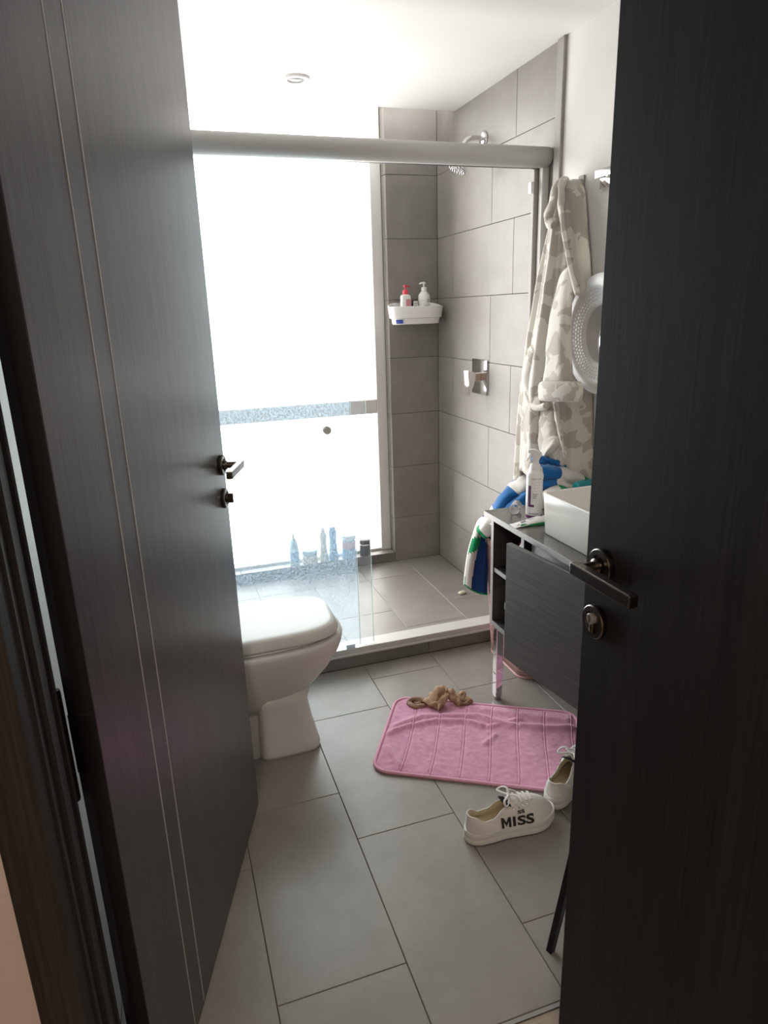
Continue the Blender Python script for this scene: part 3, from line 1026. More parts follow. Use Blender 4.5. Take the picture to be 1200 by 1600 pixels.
# faucet is hidden behind the door; things on the counter
sp = thing('spray_bottle', 'white hair spray bottle with trigger head and purple print on the counter', 'bottle', (1.162, 1.925, ZT), math.radians(-31))
bm = bmesh.new()
lathe(bm, [(0.0255, 0), (0.0275, 0.003), (0.0275, 0.148), (0.026, 0.158), (0.020, 0.167), (0.0155, 0.171), (0.0155, 0.173)], 36)
bd = mk('bottle_body', bm, 'white_plastic', sp, smooth=True, auto=55)
bm = bmesh.new(); lathe(bm, [(0.0277, 0.006), (0.0277, 0.017)], 36, cap=False); mk('purple_band', bm, 'purple_print', bd, smooth=True)
bm = bmesh.new()
RR = 0.0278
strip(bm, RR, -0.78, -0.42, 0.047, 0.120, 5)
strip(bm, RR, -0.42, 0.02, 0.047, 0.055, 5)
mk('print_block', bm, 'purple_print', bd, smooth=True)
bm = bmesh.new()
text_bm(bm, 'HAIR LAB', 0.0052, on_cyl(RR, -0.36, 0.141), sx=1.05)
for k in range(4): strip(bm, RR, 0.0, 0.62, 0.133 - k * 0.0105, 0.1335 - k * 0.0105, 6)
for k in range(6): strip(bm, RR, 0.15, 0.78, 0.072 - k * 0.0075, 0.0725 - k * 0.0075, 6)
strip(bm, RR, 0.0, 0.02, 0.112, 0.1225, 1)
for k in range(3): strip(bm, RR, -0.2, 0.45 - 0.1 * k, 0.090 - k * 0.0062, 0.0925 - k * 0.0062, 6)
strip(bm, RR, -0.6, 0.55, 0.0215, 0.0245, 8)
mk('print', bm, 'grey_print', bd, smooth=True)
bm = bmesh.new()
lathe(bm, [(0.0165, 0.171), (0.0165, 0.188), (0.0150, 0.190)], 28)
nk = mk('trigger_collar', bm, 'white_plastic', sp, smooth=True, auto=45)
bm = bmesh.new()
# head: side profile extruded; points in (x, z), x forward = spray direction
P = [(-0.012, 0.188), (-0.012, 0.205), (-0.021, 0.222), (-0.018, 0.230), (0.002, 0.240), (0.022, 0.239), (0.024, 0.236), (0.024, 0.229), (0.012, 0.226), (0.008, 0.213), (0.009, 0.188)]
rows = [[bm.verts.new((-x, yy, z)) for x, z in P] for yy in (-0.0095, 0.0095)]
for i in range(len(P)):
    bm.faces.new((rows[0][i], rows[0][(i + 1) % len(P)], rows[1][(i + 1) % len(P)], rows[1][i]))
bm.faces.new(rows[0]); bm.faces.new(rows[1])
bmesh.ops.recalc_face_normals(bm, faces=bm.faces[:])
bmesh.ops.bevel(bm, geom=bm.edges[:], offset=0.002, segments=2, affect='EDGES')
mk('trigger_head', bm, 'white_plastic', nk)
bm = bmesh.new()
tube(bm, catmull([(-0.014, 0, 0.229), (-0.020, 0, 0.214), (-0.029, 0, 0.201)], 5), lambda t: 0.0055 - 0.001 * t, 8, flat=0.6)
mk('trigger', bm, 'white_plastic', nk, smooth=True)

cp = thing('clear_cap', 'clear plastic bottle cap lying on its side on the counter', 'cap', (1.138, 2.005, ZT + 0.0195), math.radians(-38))
bm = bmesh.new()
lathe(bm, [(0.0188, -0.028), (0.0193, 0.026), (0.0175, 0.028), (0.009, 0.028), (0.009, 0.0265), (0.0165, 0.026), (0.0170, -0.028)], 36, axis='y', cap=False)
mk('cap_shell', bm, 'clear_plastic', cp, smooth=True, auto=45)

tb = thing('toothpaste_tube', 'flat white and green toothpaste tube near the counter edge', 'tube', (1.052, 1.872, ZT), math.radians(-4))
bm = bmesh.new()
rings = []
for k in range(9):
    t = k / 8
    h = 0.001 + 0.012 * min(1, t * 1.3)
    w = 0.0235 - 0.006 * t
    rings.append([(0.118 * t, w * math.cos(a), h + (h - 0.0004) * math.sin(a)) for a in [2 * math.pi * i / 20 for i in range(20)]])
loft(bm, rings)
tbm = mk('tube_body', bm, 'white_plastic', tb, smooth=True, auto=60)
bm = bmesh.new()
box(bm, 0.022, 0.116, -0.0205, -0.012, 0.0005, 0.010, bev=0.002)
mk('green_stripe', bm, 'green_plastic', tbm)
bm = bmesh.new()
for a, b, y0, y1 in ((0.012, 0.022, -0.012, -0.008), (0.03, 0.048, -0.004, 0.008), (0.056, 0.10, 0.006, 0.0095), (0.056, 0.112, -0.001, 0.0008), (0.06, 0.112, -0.006, -0.0046)):
    vs = [bm.verts.new((x, y, 0.0014 + 2 * (0.001 + 0.012 * min(1, x / 0.118 * 1.3)) - 0.0015 * (abs(y) / 0.012) ** 2)) for x, y in ((a, y0), (b, y0), (b, y1), (a, y1))]
    bm.faces.new(vs)
mk('print', bm, 'grey_print', tbm)

# things in the open shelf
t = thing('red_pouch', 'glossy dark red pouch on the upper open shelf of the vanity', 'pouch', (1.155, 1.905, 0.5485))
bm = bmesh.new()
loft(bm, [rrect(0.05, 0.045, 0.03, 5, z=0), rrect(0.06, 0.055, 0.035, 5, z=0.03), rrect(0.058, 0.054, 0.035, 5, z=0.08), rrect(0.045, 0.048, 0.03, 5, cx=0.005, z=0.12), rrect(0.016, 0.044, 0.012, 5, cx=0.01, z=0.145)])
mk('pouch_body', bm, 'dark_red', t, smooth=True)
bm = bmesh.new()
tube(bm, catmull([(-0.012, -0.045, 0.143), (-0.008, 0, 0.149), (-0.004, 0.045, 0.142)], 6), 0.003, 6)
mk('seam', bm, 'pink_label', t, smooth=True)
t = thing('storage_jar', 'small clear box with white lid on the lower open shelf', 'box', (1.135, 1.978, 0.3385))
bm = bmesh.new()
loft(bm, [rrect(0.03, 0.033, 0.008, 4, z=0), rrect(0.03, 0.033, 0.008, 4, z=0.052)])
mk('container', bm, 'cream_plastic', t, smooth=True, auto=50)
bm = bmesh.new()
loft(bm, [rrect(0.032, 0.035, 0.009, 4, z=0.052), rrect(0.032, 0.035, 0.009, 4, z=0.074), rrect(0.029, 0.032, 0.008, 4, z=0.077)])
mk('lid', bm, 'white_plastic', t, smooth=True, auto=50)

# ================================================================ LAUNDRY BASKET
BX, BY = 1.346, 2.262
bk = thing('laundry_basket', 'pink woven plastic laundry basket beside the vanity', 'basket', (BX, BY, 0))


def bring(t, z, off=0.0, n=40):
    hx = 0.098 + 0.029 * t + off
    hy = 0.150 + 0.016 * t + off
    return rrect(hx, hy, 0.05 + off, n, z=z)


HB = 0.53
bm = bmesh.new()
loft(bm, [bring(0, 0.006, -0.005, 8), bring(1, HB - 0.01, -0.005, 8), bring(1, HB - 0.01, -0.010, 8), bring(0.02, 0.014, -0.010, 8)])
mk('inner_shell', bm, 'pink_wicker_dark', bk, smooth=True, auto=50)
bm = bmesh.new()
NR = 44
base_ring = bring(0, 0, 0, 24)
n = len(base_ring)
# arc length parameter for an even weave
L = [0.0]
for i in range(n):
    a, b = Vector(base_ring[i]), Vector(base_ring[(i + 1) % n])
    L.append(L[-1] + (b - a).length)
tot = L[-1]
NS = 480


def ring_pt(s, t, off):
    s = s % tot
    r = bring(t, 0, off, 24)
    for i in range(n):
        if L[i + 1] >= s:
            k = (s - L[i]) / max(1e-9, L[i + 1] - L[i])
            return Vector(r[i]).lerp(Vector(r[(i + 1) % n]), k)
    return Vector(r[0])


for r in range(NR):
    t0 = (r + 0.04) / NR
    t1 = (r + 0.54) / NR
    rows = [[], []]
    for i in range(NS):
        off = 0.0017 * math.cos(math.pi * i / 2 + math.pi * (r % 2))
        for q, tt in enumerate((t0, t1)):
            p = ring_pt(tot * i / NS, tt, off)
            p.z = 0.008 + tt * (HB - 0.016)
            rows[q].append(bm.verts.new(p))
    grid_faces(bm, rows, True)
for i in range(NS // 4):
    s = tot * (i * 4 + 2) / NS
    vs = []
    for ds in (-0.0021, 0.0021):
        col = []
        for tt in (0, 0.5, 1):
            p = ring_pt(s + ds, tt, 0.0004)
            p.z = 0.006 + tt * (HB - 0.012)
            col.append(bm.verts.new(p))
        vs.append(col)
    grid_faces(bm, vs)
tag(mk('weave', bm, 'pink_wicker', bk, recalc=False), kind='stuff')
for nm, t, z, h in (('rim', 1.0, HB - 0.02, 0.022), ('base_band', 0.0, 0.0, 0.007)):
    bm = bmesh.new()
    loft(bm, [bring(t, z, 0.004, 8), bring(t, z + h, 0.005, 8), bring(t, z + h + 0.003, 0.001, 8), bring(t, z + h, -0.006, 8), bring(t, z, -0.006, 8)], nm == 'base_band', False)
    mk(nm, bm, 'pink_wicker', bk, smooth=True, auto=50)


# ================================================================ TOWEL over the basket
TWM = ['towel_blue', 'towel_white', 'towel_green', 'towel_navy']
bm = bmesh.new()


def fold(pts, rad, bands, flat=0.55, n=20, seed=0.0, wob=0.5, up=None, sm=7):
    """one rolled fold of the towel; bands = [(t_end, material index), ...] along its length"""
    cs = catmull(pts, sm)
    N = len(cs)
    rows = tube(bm, cs, rad, n, flat, 0, up, wob, seed)
    k = 0
    vi = {}
    for i, r in enumerate(rows):
        for v in r: vi[v] = i / (N - 1)
    for f in bm.faces:
        ts = [vi.get(v) for v in f.verts]
        if None in ts: continue
        t = sum(ts) / len(ts)
        for e, mi in bands:
            if t <= e:
                f.material_index = mi
                break


# body of the heap lying in the basket, under the robe
R = random.Random(3)
rows = []
NU, NV = 44, 40
for j in range(NV + 1):
    row = []
    for i in range(NU + 1):
        u, v = i / NU, j / NV
        x = 1.232 + 0.222 * u
        y = 2.108 + 0.302 * v
        ed = min(1, 5.5 * min(u, 1 - u)) * min(1, 5.5 * min(v, 1 - v))
        h = 0.535 + ed * (0.135 + 0.06 * (1 - v) * (0.4 + u)) + 0.035 * noise.noise(Vector((x * 14, y * 11, 1.3))) * ed + 0.015 * abs(noise.noise(Vector((x * 30, y * 20, 4)))) * ed
        row.append(bm.verts.new((x, y, h)))
    rows.append(row)
fs = grid_faces(bm, rows)
for f in fs:
    c = f.calc_center_median()
    s = c.y * 7 + c.x * 4 + 0.6 * noise.noise(Vector((c.x * 8, c.y * 8, 0)))
    f.material_index = (0, 1, 1, 0, 2, 1)[int(s * 2.2) % 6]


def P(px, py, y):
    v = at(px, py, 1, y)
    return v


# cascade down to the left corner, seen left of the spray bottle
fold([P(846, 742, 2.30), P(826, 748, 2.30), P(808, 766, 2.31), P(785, 790, 2.32), P(768, 812, 2.335), P(752, 832, 2.355)], lambda t: 0.050 - 0.012 * abs(t - 0.5), [(0.10, 1), (0.2, 2), (0.42, 1), (0.70, 0), (0.95, 1), (1, 2)], seed=1)
fold([P(850, 762, 2.26), P(832, 770, 2.25), P(815, 782, 2.25), P(796, 802, 2.26), P(775, 826, 2.28)], lambda t: 0.040, [(0.32, 1), (0.78, 0), (1, 1)], seed=5)
fold([P(822, 736, 2.37), P(806, 752, 2.37), P(790, 772, 2.37)], lambda t: 0.018, [(0.35, 2), (0.62, 0), (1, 1)], seed=8)
# folds behind the sink, flopped over the end of the counter
fold([P(836, 722, 2.125), P(848, 719, 2.12), P(862, 721, 2.115), P(880, 731, 2.11), P(905, 745, 2.10)], lambda t: 0.032 - 0.012 * t, [(1, 0)], seed=11)
fold([P(832, 741, 2.085), P(846, 738, 2.08), P(866, 739, 2.075), P(884, 743, 2.07), P(905, 752, 2.06), P(922, 764, 2.05)], lambda t: 0.036, [(0.16, 1), (0.47, 0), (0.80, 1), (0.88, 2), (1, 1)], seed=15, wob=0.2, flat=0.75)
fold([P(836, 762, 2.075), P(852, 756, 2.07), P(872, 757, 2.06), P(896, 766, 2.05), P(918, 778, 2.045)], lambda t: 0.032, [(0.42, 0), (1, 1)], seed=21, flat=0.7)
fold([P(840, 792, 2.03), P(850, 778, 2.025), P(864, 769, 2.02), P(878, 768, 2.015), P(888, 776, 2.01), P(898, 790, 2.01)], lambda t: 0.026, [(0.50, 1), (0.74, 2), (1, 1)], seed=25, wob=0.15, flat=0.8)
# hanging tail at the far left corner of the basket
edge_l = [(758, 806), (747, 815), (738, 840), (731, 866), (727, 892), (725, 914)]
edge_r = [(772, 822), (768, 838), (765, 862), (763, 885), (762, 908), (761.5, 930)]
NT = 30
el = catmull([(a, b, 0) for a, b in edge_l], 6)
er = catmull([(a, b, 0) for a, b in edge_r], 6)
rowsF, rowsB = [], []
NUt = 26
for j in range(len(el)):
    t = j / (len(el) - 1)
    a, b = [], []
    for i in range(NUt + 1):
        u = i / NUt
        px = el[j].x + (er[j].x - el[j].x) * u
        py = el[j].y + (er[j].y - el[j].y) * u + 5 * math.sin(math.pi * u) * t * 0.8
        y = 2.405 - 0.028 * u - 0.022 * math.sin(math.pi * min(1, u / 0.42)) * (1 - 0.3 * t) * (1 if u < 0.42 else 0) - (0.022 * math.exp(-((u - 0.74 - 0.10 * t) / 0.035) ** 2) * (1 - abs(t - 0.45)))
        p = at(px, py, 1, y)
        a.append(bm.verts.new(p))
        b.append(bm.verts.new(p + Vector((0.004, 0.014, 0))))
    rowsF.append(a); rowsB.append(b)
fF = grid_faces(bm, rowsF)
for k, f in enumerate(fF):
    j, i = divmod(k, NUt)
    u, t = (i + 0.5) / NUt, (j + 0.5) / (len(el) - 1)
    split = 0.50 - 0.22 * t
    if t > 0.95 or (u < 0.03 and t > 0.86):
        mi = 2
    elif u < split + (0.5 * max(0, 0.28 - t)) * 1.6:
        g0 = 0.40 - 0.22 * u
        mi = 2 if g0 < t < g0 + 0.20 - 0.1 * u else 1
        if t < 0.05: mi = 0
    else:
        mi = 3
    f.material_index = mi
for f in grid_faces(bm, rowsB): f.material_index = 3
for ra, rb, mi_ in ((rowsF[-1], rowsB[-1], 2), ([r[0] for r in rowsF], [r[0] for r in rowsB], 1), ([r[-1] for r in rowsF], [r[-1] for r in rowsB], 3)):
    for f in grid_faces(bm, [ra, rb]): f.material_index = mi_
tw = tag(mk('beach_towel', bm, TWM, recalc=True), 'crumpled blue, white and green towel spilling over the pink basket', 'towel')

t = thing('teal_bottle', 'small teal bottle lying on the towel heap behind the sink', 'bottle', tuple(at(914, 758, 1, 1.985)), math.radians(10))
bm = bmesh.new()
lathe(bm, [(0.010, -0.045), (0.017, -0.043), (0.0185, -0.03), (0.0185, 0.03), (0.010, 0.04)], 20, axis='x')
mk('bottle_body', bm, 'teal_plastic', t, smooth=True, auto=50)
bm = bmesh.new()
lathe(bm, [(0.010, 0.04), (0.010, 0.055)], 16, axis='x')
mk('cap', bm, 'white_plastic', t, smooth=True, auto=50)

# ================================================================ ROBE on its hook
rb = thing('bathrobe', 'cream plush bathrobe with taupe patches hanging on the right wall', 'bathrobe', (XW, 2.2, 0))
RO = Vector((XW, 2.2, 0))
KEY = [  # z, yR, yL, depth
    (1.868, 2.225, 2.245, .030), (1.857, 2.214, 2.255, .065), (1.82, 2.190, 2.258, .090), (1.74, 2.172, 2.262, .108), (1.62, 2.145, 2.29, .122), (1.51, 2.130, 2.325, .135),
    (1.35, 2.128, 2.365, .148), (1.15, 2.100, 2.395, .160), (.95, 2.078, 2.405, .166), (.80, 2.072, 2.410, .168), (.715, 2.07, 2.412, .166)]


def keyat(z):
    for a, b in zip(KEY[:-1], KEY[1:]):
        if a[0] >= z >= b[0]:
            k = (a[0] - z) / (a[0] - b[0])
            return [a[i] + (b[i] - a[i]) * k for i in range(1, 4)]
    return list(KEY[-1][1:])


def robe_pt(th, z, extra=0.0):
    """th 0 = far (left) end, 1 = near (right) end, around the front"""
    yr, yl, d = keyat(z)
    a = math.pi * th
    ex = 2 / 2.9
    y = (yr + yl) / 2 + (yl - yr) / 2 * math.copysign(abs(math.cos(a)) ** ex, math.cos(a))
    x = XW - 0.006 - d * abs(math.sin(a)) ** ex
    g = max(0.0, min(1.0, (1.86 - z) / 0.35))
    low = max(0.0, min(1.0, (1.12 - z) / 0.3))
    fo = 0.010 * math.sin(2 * math.pi * (th * 4.2 + 0.15 * math.sin(z * 3.1) + 0.1)) + 0.006 * math.sin(2 * math.pi * (th * 8.3 - 0.12 * z * 2))
    fo += 0.010 * noise.noise(Vector((th * 5, z * 3.2, 2.0)))
    # deep front gap
    gp = 0.57 + 0.10 * (1.12 - z)
    fo -= low * 0.045 * math.exp(-((th - gp) / 0.022) ** 2)
    # lengthwise creases running down from the hook
    for c0, sl, w in ((0.30, 0.02, 0.028), (0.42, -0.02, 0.022), (0.20, 0.0, 0.025)):
        fo -= 0.016 * g * math.exp(-((th - c0 - sl * (1.8 - z)) / w) ** 2) * max(0, min(1, (z - 0.9) / 0.3))
    fo *= g
    s = fo + extra
    nx, ny = -abs(math.sin(a)), math.cos(a)
    return Vector((min(XW - 0.002, x + nx * s), y + ny * s, z)) - RO


bm = bmesh.new()
NTH, NZ = 96, 90
rows = []
for j in range(NZ + 1):
    v = j / NZ
    row = []
    for i in range(NTH + 1):
        th = i / NTH
        zb_ = 0.722 + (0.10 if th > 0.33 else 0.0) * min(1, max(0, (th - 0.33) / 0.08)) + 0.006 * math.sin(th * 30)
        z = 1.868 + (zb_ - 1.868) * v
        row.append(bm.verts.new(robe_pt(th, z)))
    rows.append(row)
grid_faces(bm, rows)
# rolled hem: inner return so that the bottom reads as thick cloth
inner = []
for i, vtx in enumerate(rows[-1]):
    p = vtx.co + Vector((0.014, 0, 0.004))
    p.x = min(p.x, -0.001)
    inner.append(bm.verts.new(p))
inner2 = [bm.verts.new(Vector((min(v.co.x + 0.01, -0.001), v.co.y, v.co.z + 0.12))) for v in inner]
grid_faces(bm, [rows[-1], inner, inner2])
bm.faces.new(rows[0])
mk('robe_body', bm, 'robe_plush', rb, recalc=True)


def RP(px, py, x):
    return at(px, py, 0, x) - RO


# front edge roll coming down from the hook
bm = bmesh.new()
tube(bm, catmull([RP(880, 282, 1.395), RP(877, 296, 1.37), RP(878, 320, 1.362), RP(880, 350, 1.352), RP(885, 380, 1.345), RP(893, 420, 1.338), RP(903, 460, 1.332)], 6), lambda t: 0.0125 - 0.004 * t, 12, flat=0.75, wob=0.5)
mk('lapel_roll', bm, 'robe_plush', rb, smooth=True)
# hood side, folded at the far side of the hook
bm = bmesh.new()
tube(bm, catmull([RP(884, 281, 1.42), RP(873, 292, 1.395), RP(866, 312, 1.385), RP(859, 334, 1.375), RP(859, 348, 1.37), RP(868, 352, 1.37)], 6), lambda t: 0.024 - 0.008 * abs(t - 0.4), 12, flat=0.8, wob=0.3, seed=3)
mk('hood_fold', bm, 'robe_plush', rb, smooth=True)
# lapel panel between roll and near side
bm = bmesh.new()
A = catmull([RP(881, 284, 1.41), RP(880, 320, 1.37), RP(883, 360, 1.352), RP(890, 410, 1.340), RP(904, 466, 1.330)], 6)
Bq = catmull([RP(900, 283, 1.445), RP(909, 310, 1.42), RP(915, 350, 1.405), RP(921, 400, 1.395), RP(923, 450, 1.39)], 6)
rows = []
for a, b in zip(A, Bq):
    row = []
    for k in range(11):
        t = k / 10
        p = a.lerp(b, t)
        p = p + Vector((-0.016, -0.006, 0)) * math.sin(math.pi * t) ** 0.7 + Vector((-1, 0, 0)) * 0.005 * noise.noise(p * 16)
        row.append(bm.verts.new(p))
    rows.append(row)
fs = grid_faces(bm, rows)
r = bmesh.ops.solidify(bm, geom=bm.faces[:], thickness=0.01)
mk('lapel', bm, 'robe_plush', rb, smooth=True)
# near sleeve with its turned-up cuff
bm = bmesh.new()
SL = catmull([RP(888, 420, 1.36), RP(883, 440, 1.342), RP(878, 480, 1.322), RP(873, 530, 1.308), RP(871, 580, 1.297), RP(871, 612, 1.29)], 8)
tube(bm, SL, lambda t: 0.022 + 0.058 * min(1, t * 1.15) ** 0.75, 30, flat=0.36, up=(1, 0, 0), wob=0.1, shape=lambda an, t: 1 + 0.07 * math.sin(an * 5 + 2 * t))
mk('sleeve', bm, 'robe_plush', rb, smooth=True)


def cuff(pts, w, flat, th, nm, seed=0):
    bm = bmesh.new()
    rows = []
    pts = [Vector(p) for p in pts]
    N = len(pts)
    d = (pts[-1] - pts[0]).normalized()
    a = Vector((1, 0, 0)); a = (a - d * a.dot(d)).normalized()
    b = d.cross(a)
    for i, p in enumerate(pts):
        t = i / (N - 1)
        bulge = th * (math.sin(math.pi * t) ** 0.4)
        row = []
        for k in range(32):
            an = 2 * math.pi * k / 32
            rr = w + bulge
            wv = 1 + 0.05 * noise.noise(Vector((math.cos(an) * 2, math.sin(an) * 2, t * 2 + seed)))
            row.append(bm.verts.new(p + a * (math.cos(an) * (w * flat + bulge)) + b * (math.sin(an) * rr * wv)))
        rows.append(row)
    # inside
    for i in (N - 1, N - 3, 1):
        t = i / (N - 1)
        row = []
        for k in range(32):
            an = 2 * math.pi * k / 32
            row.append(bm.verts.new(pts[i] + a * (math.cos(an) * (w * flat * 0.6)) + b * (math.sin(an) * w * 0.88)))
        rows.append(row)
    grid_faces(bm, rows, True)
    return mk(nm, bm, 'robe_plush', rb, smooth=True)


cuff(catmull([RP(875.5, 596, 1.293), RP(874, 627, 1.289)], 9), 0.096, 0.42, 0.013, 'cuff')
# far sleeve, bent up behind the near one
bm = bmesh.new()
tube(bm, catmull([RP(838, 545, 1.345), RP(829, 566, 1.335), RP(825, 592, 1.330), RP(829, 614, 1.326), RP(840, 627, 1.325), RP(850, 628, 1.328)], 7), lambda t: 0.030 - 0.004 * t, 16, flat=0.65, up=(1, 0, 0), wob=0.2, seed=7)
mk('sleeve', bm, 'robe_plush', rb, smooth=True)
bm = bmesh.new()
tube(bm, catmull([RP(823, 612, 1.318), RP(829, 629, 1.314), RP(840, 637, 1.312), RP(854, 634, 1.315)], 7), lambda t: 0.013, 12, wob=0.15, seed=9)
mk('cuff', bm, 'robe_cream', rb, smooth=True)
# skirt panels: far front edge, and the lower right panel beside the gap
bm = bmesh.new()
tube(bm, catmull([RP(868, 628, 1.335), RP(872, 660, 1.335), RP(879, 695, 1.338), RP(884, 716, 1.352)], 7), lambda t: 0.010 - 0.006 * t, 8, wob=0.3, seed=12)
mk('front_edge', bm, 'robe_plush', rb, smooth=True)
bm = bmesh.new()
tube(bm, catmull([RP(858, 640, 1.345), RP(854, 665, 1.335), RP(856, 690, 1.33), RP(862, 705, 1.33)], 7), lambda t: 0.045 + 0.012 * t, 20, flat=0.35, up=(1, 0, 0), wob=0.2, seed=14)
mk('skirt_fold', bm, 'robe_plush', rb, smooth=True)
bm = bmesh.new()
tube(bm, [robe_pt(0.13 + 0.02 * math.sin(k * 0.5), 1.40 - 0.033 * k, 0.004) for k in range(20)], lambda t: 0.004 + 0.009 * math.sin(math.pi * t), 10, wob=0.3, seed=17)
mk('facing_edge', bm, 'robe_inside', rb, smooth=True)

hk = thing('robe_hook', 'small chrome wall plate hook holding the plush robe', 'hook', (XW, 2.215, 1.853))
mk('plate', B(-0.006, 0, -0.012, 0.022, -0.03, 0.026, bev=0.0015), 'trim_grey', hk)
mk('peg', B(-0.05, -0.006, 0.002, 0.018, -0.012, 0.008, bev=0.002), 'chrome', hk)

fx = thing('chrome_fixture', 'square chrome fixture on the white wall right of the robe hook', 'wall fixture', (XW, 2.05, 1.846))
mk('mount_plate', B(-0.012, 0, -0.06, 0.052, -0.030, 0.030, bev=0.001), 'chrome', fx)
mk('arm', B(-0.060, -0.012, -0.05, -0.026, -0.010, 0.012, bev=0.001), 'chrome', fx)
mk('bar', B(-0.076, -0.060, -0.15, -0.010, -0.011, 0.013, bev=0.001), 'chrome', fx)

# ================================================================ ROUND MIRROR
mr = thing('round_mirror', 'round mirror in a wide white embossed frame standing off the wall', 'mirror', (1.395, 1.925, 1.353))
bm = bmesh.new()
prof = [(0.094, 0.02), (0.096, -0.002), (0.100, -0.006), (0.146, -0.018), (0.149, -0.024), (0.158, -0.0262), (0.180, -0.021), (0.192, -0.012), (0.192, 0.0), (0.186, 0.02)]
lathe(bm, [(r, -x) for r, x in prof] if 0 else prof, 96, axis='x', cap=False)
bm2 = None
fr = mk('mirror_frame', bm, 'frame_white', mr, smooth=True, auto=50)
# embossed lozenges
bm = bmesh.new()
for ring, rr in enumerate((0.1075, 0.118, 0.1285, 0.139)):
    nn = 60
    for i in range(nn):
        a = 2 * math.pi * (i + 0.5 * (ring % 2)) / nn
        xx = -0.0065 - 0.012 * (rr - 0.100) / 0.046
        c = Vector((xx - 0.0010, rr * math.cos(a), rr * math.sin(a)))
        da, dr = 2 * math.pi / nn * 0.46, 0.0056
        pts = [(rr + dr, a), (rr, a + da), (rr - dr, a - 0), (rr, a - da)]
        vs = [bm.verts.new((-0.0064 - 0.012 * (q - 0.100) / 0.046, q * math.cos(b), q * math.sin(b))) for q, b in pts]
        top = bm.verts.new(c)
        for k in range(4):
            bm.faces.new((vs[k], vs[(k + 1) % 4], top))
tag(mk('embossing', bm, 'frame_white', fr), kind='stuff')
bm = bmesh.new()
lathe(bm, [(0.0, 0.004), (0.096, 0.004), (0.096, 0.016), (0.0, 0.016)], 72, axis='x')
mk('mirror_glass', bm, 'mirror_glass', mr)
bm = bmesh.new()
lathe(bm, [(0.11, 0.016), (0.14, 0.018), (0.14, 0.03), (0.03, 0.034), (0.03, XW - 1.395)], 40, axis='x')
mk('wall_mount', bm, 'frame_white', mr, smooth=True, auto=40)

# ================================================================ BATH MAT
MA = math.atan2(-0.294, 0.502)
mat_c = Vector((0.520, 1.794, 0.0)) + Vector((math.cos(MA), math.sin(MA), 0)) * 0.330 + Vector((-math.sin(MA), math.cos(MA), 0)) * 0.218
mt = thing('bath_mat', 'pink plush bath mat with stitched ribs lying by the vanity', 'bath mat', tuple(mat_c), MA)
HX, HY, CR = 0.340, 0.222, 0.055
NX, NYm = 200, 120
ridges = [([(-0.30, 0.03), (-0.22, 0.10), (-0.12, 0.118), (-0.02, 0.135), (0.10, 0.10), (0.24, 0.105), (0.33, 0.12)], 0.012, 0.016),
          ([(-0.33, -0.02), (-0.26, 0.035), (-0.16, 0.085), (-0.06, 0.098), (0.0, 0.08)], 0.011, 0.013),
          ([(0.03, 0.08), (0.09, 0.115), (0.13, 0.14)], 0.008, 0.012), ([(-0.05, 0.19), (0.12, 0.17), (0.30, 0.165)], 0.006, 0.02),
          ([(-0.31, -0.10), (-0.27, -0.15), (-0.25, -0.18)], 0.007, 0.014), ([(0.02, -0.02), (0.05, 0.03)], 0.006, 0.010)]


def seg_d(p, a, b):
    ax, ay = a; bx, by = b
    dx, dy = bx - ax, by - ay
    t = max(0, min(1, ((p[0] - ax) * dx + (p[1] - ay) * dy) / (dx * dx + dy * dy)))
    return math.hypot(p[0] - ax - dx * t, p[1] - ay - dy * t)


def mat_xy(u, v):
    x, y = u * HX, v * HY
    ax_, ay_ = abs(x) - (HX - CR), abs(y) - (HY - CR)
    if ax_ > 0 and ay_ > 0:
        k = max(ax_, ay_) / math.hypot(ax_, ay_)
        x = math.copysign(HX - CR + ax_ * k, x)
        y = math.copysign(HY - CR + ay_ * k, y)
    return x, y


def mat_h(x, y, u, v):
    e = (1 - max(abs(u), abs(v))) * 0.22
    h = 0.010 * min(1, (e / 0.012)) ** 0.5
    w = 0
    for pts, amp, wd in ridges:
        d = min(seg_d((x, y), a, b) for a, b in zip(pts[:-1], pts[1:]))
        if d < wd * 3: w = max(w, amp * math.exp(-(d / wd) ** 2))
    w += 0.0025 * noise.noise(Vector((x * 14, y * 14, 0))) + 0.0016 * noise.noise(Vector((x * 45, y * 60, 3)))
    wob = 0.006 * math.sin(y * 9 + x * 3)
    rib = min(abs(x + wob - q) for q in RIBS)
    st = -0.003 * math.exp(-(rib / 0.005) ** 2)
    return max(0.0008, h + (w + st) * min(1, e / 0.02))


RIBS = [-0.245 + 0.094 * k for k in range(7)]
bm = bmesh.new()
rows = []
for j in range(NYm + 1):
    v = 2 * j / NYm - 1
    row = []
    for i in range(NX + 1):
        u = 2 * i / NX - 1
        x, y = mat_xy(u, v)
        row.append(bm.verts.new((x, y, mat_h(x, y, u, v))))
    rows.append(row)
grid_faces(bm, rows)
mk('plush_top', bm, 'pink_plush', mt, recalc=True)
bm = bmesh.new()
loft(bm, [rrect(HX - 0.002, HY - 0.002, CR, 8, z=0.0002), rrect(HX - 0.002, HY - 0.002, CR, 8, z=0.0026)])
mk('backing', bm, 'black_plastic', mt)
bm = bmesh.new()
ring = rrect(HX - 0.003, HY - 0.003, CR - 0.003, 10, z=0.007)
pts = []
for i in range(len(ring)):
    a, b = Vector(ring[i]), Vector(ring[(i + 1) % len(ring)])
    k = max(1, int((b - a).length / 0.02))
    pts += [a.lerp(b, q / k) for q in range(k)]
rows = []
N = len(pts)
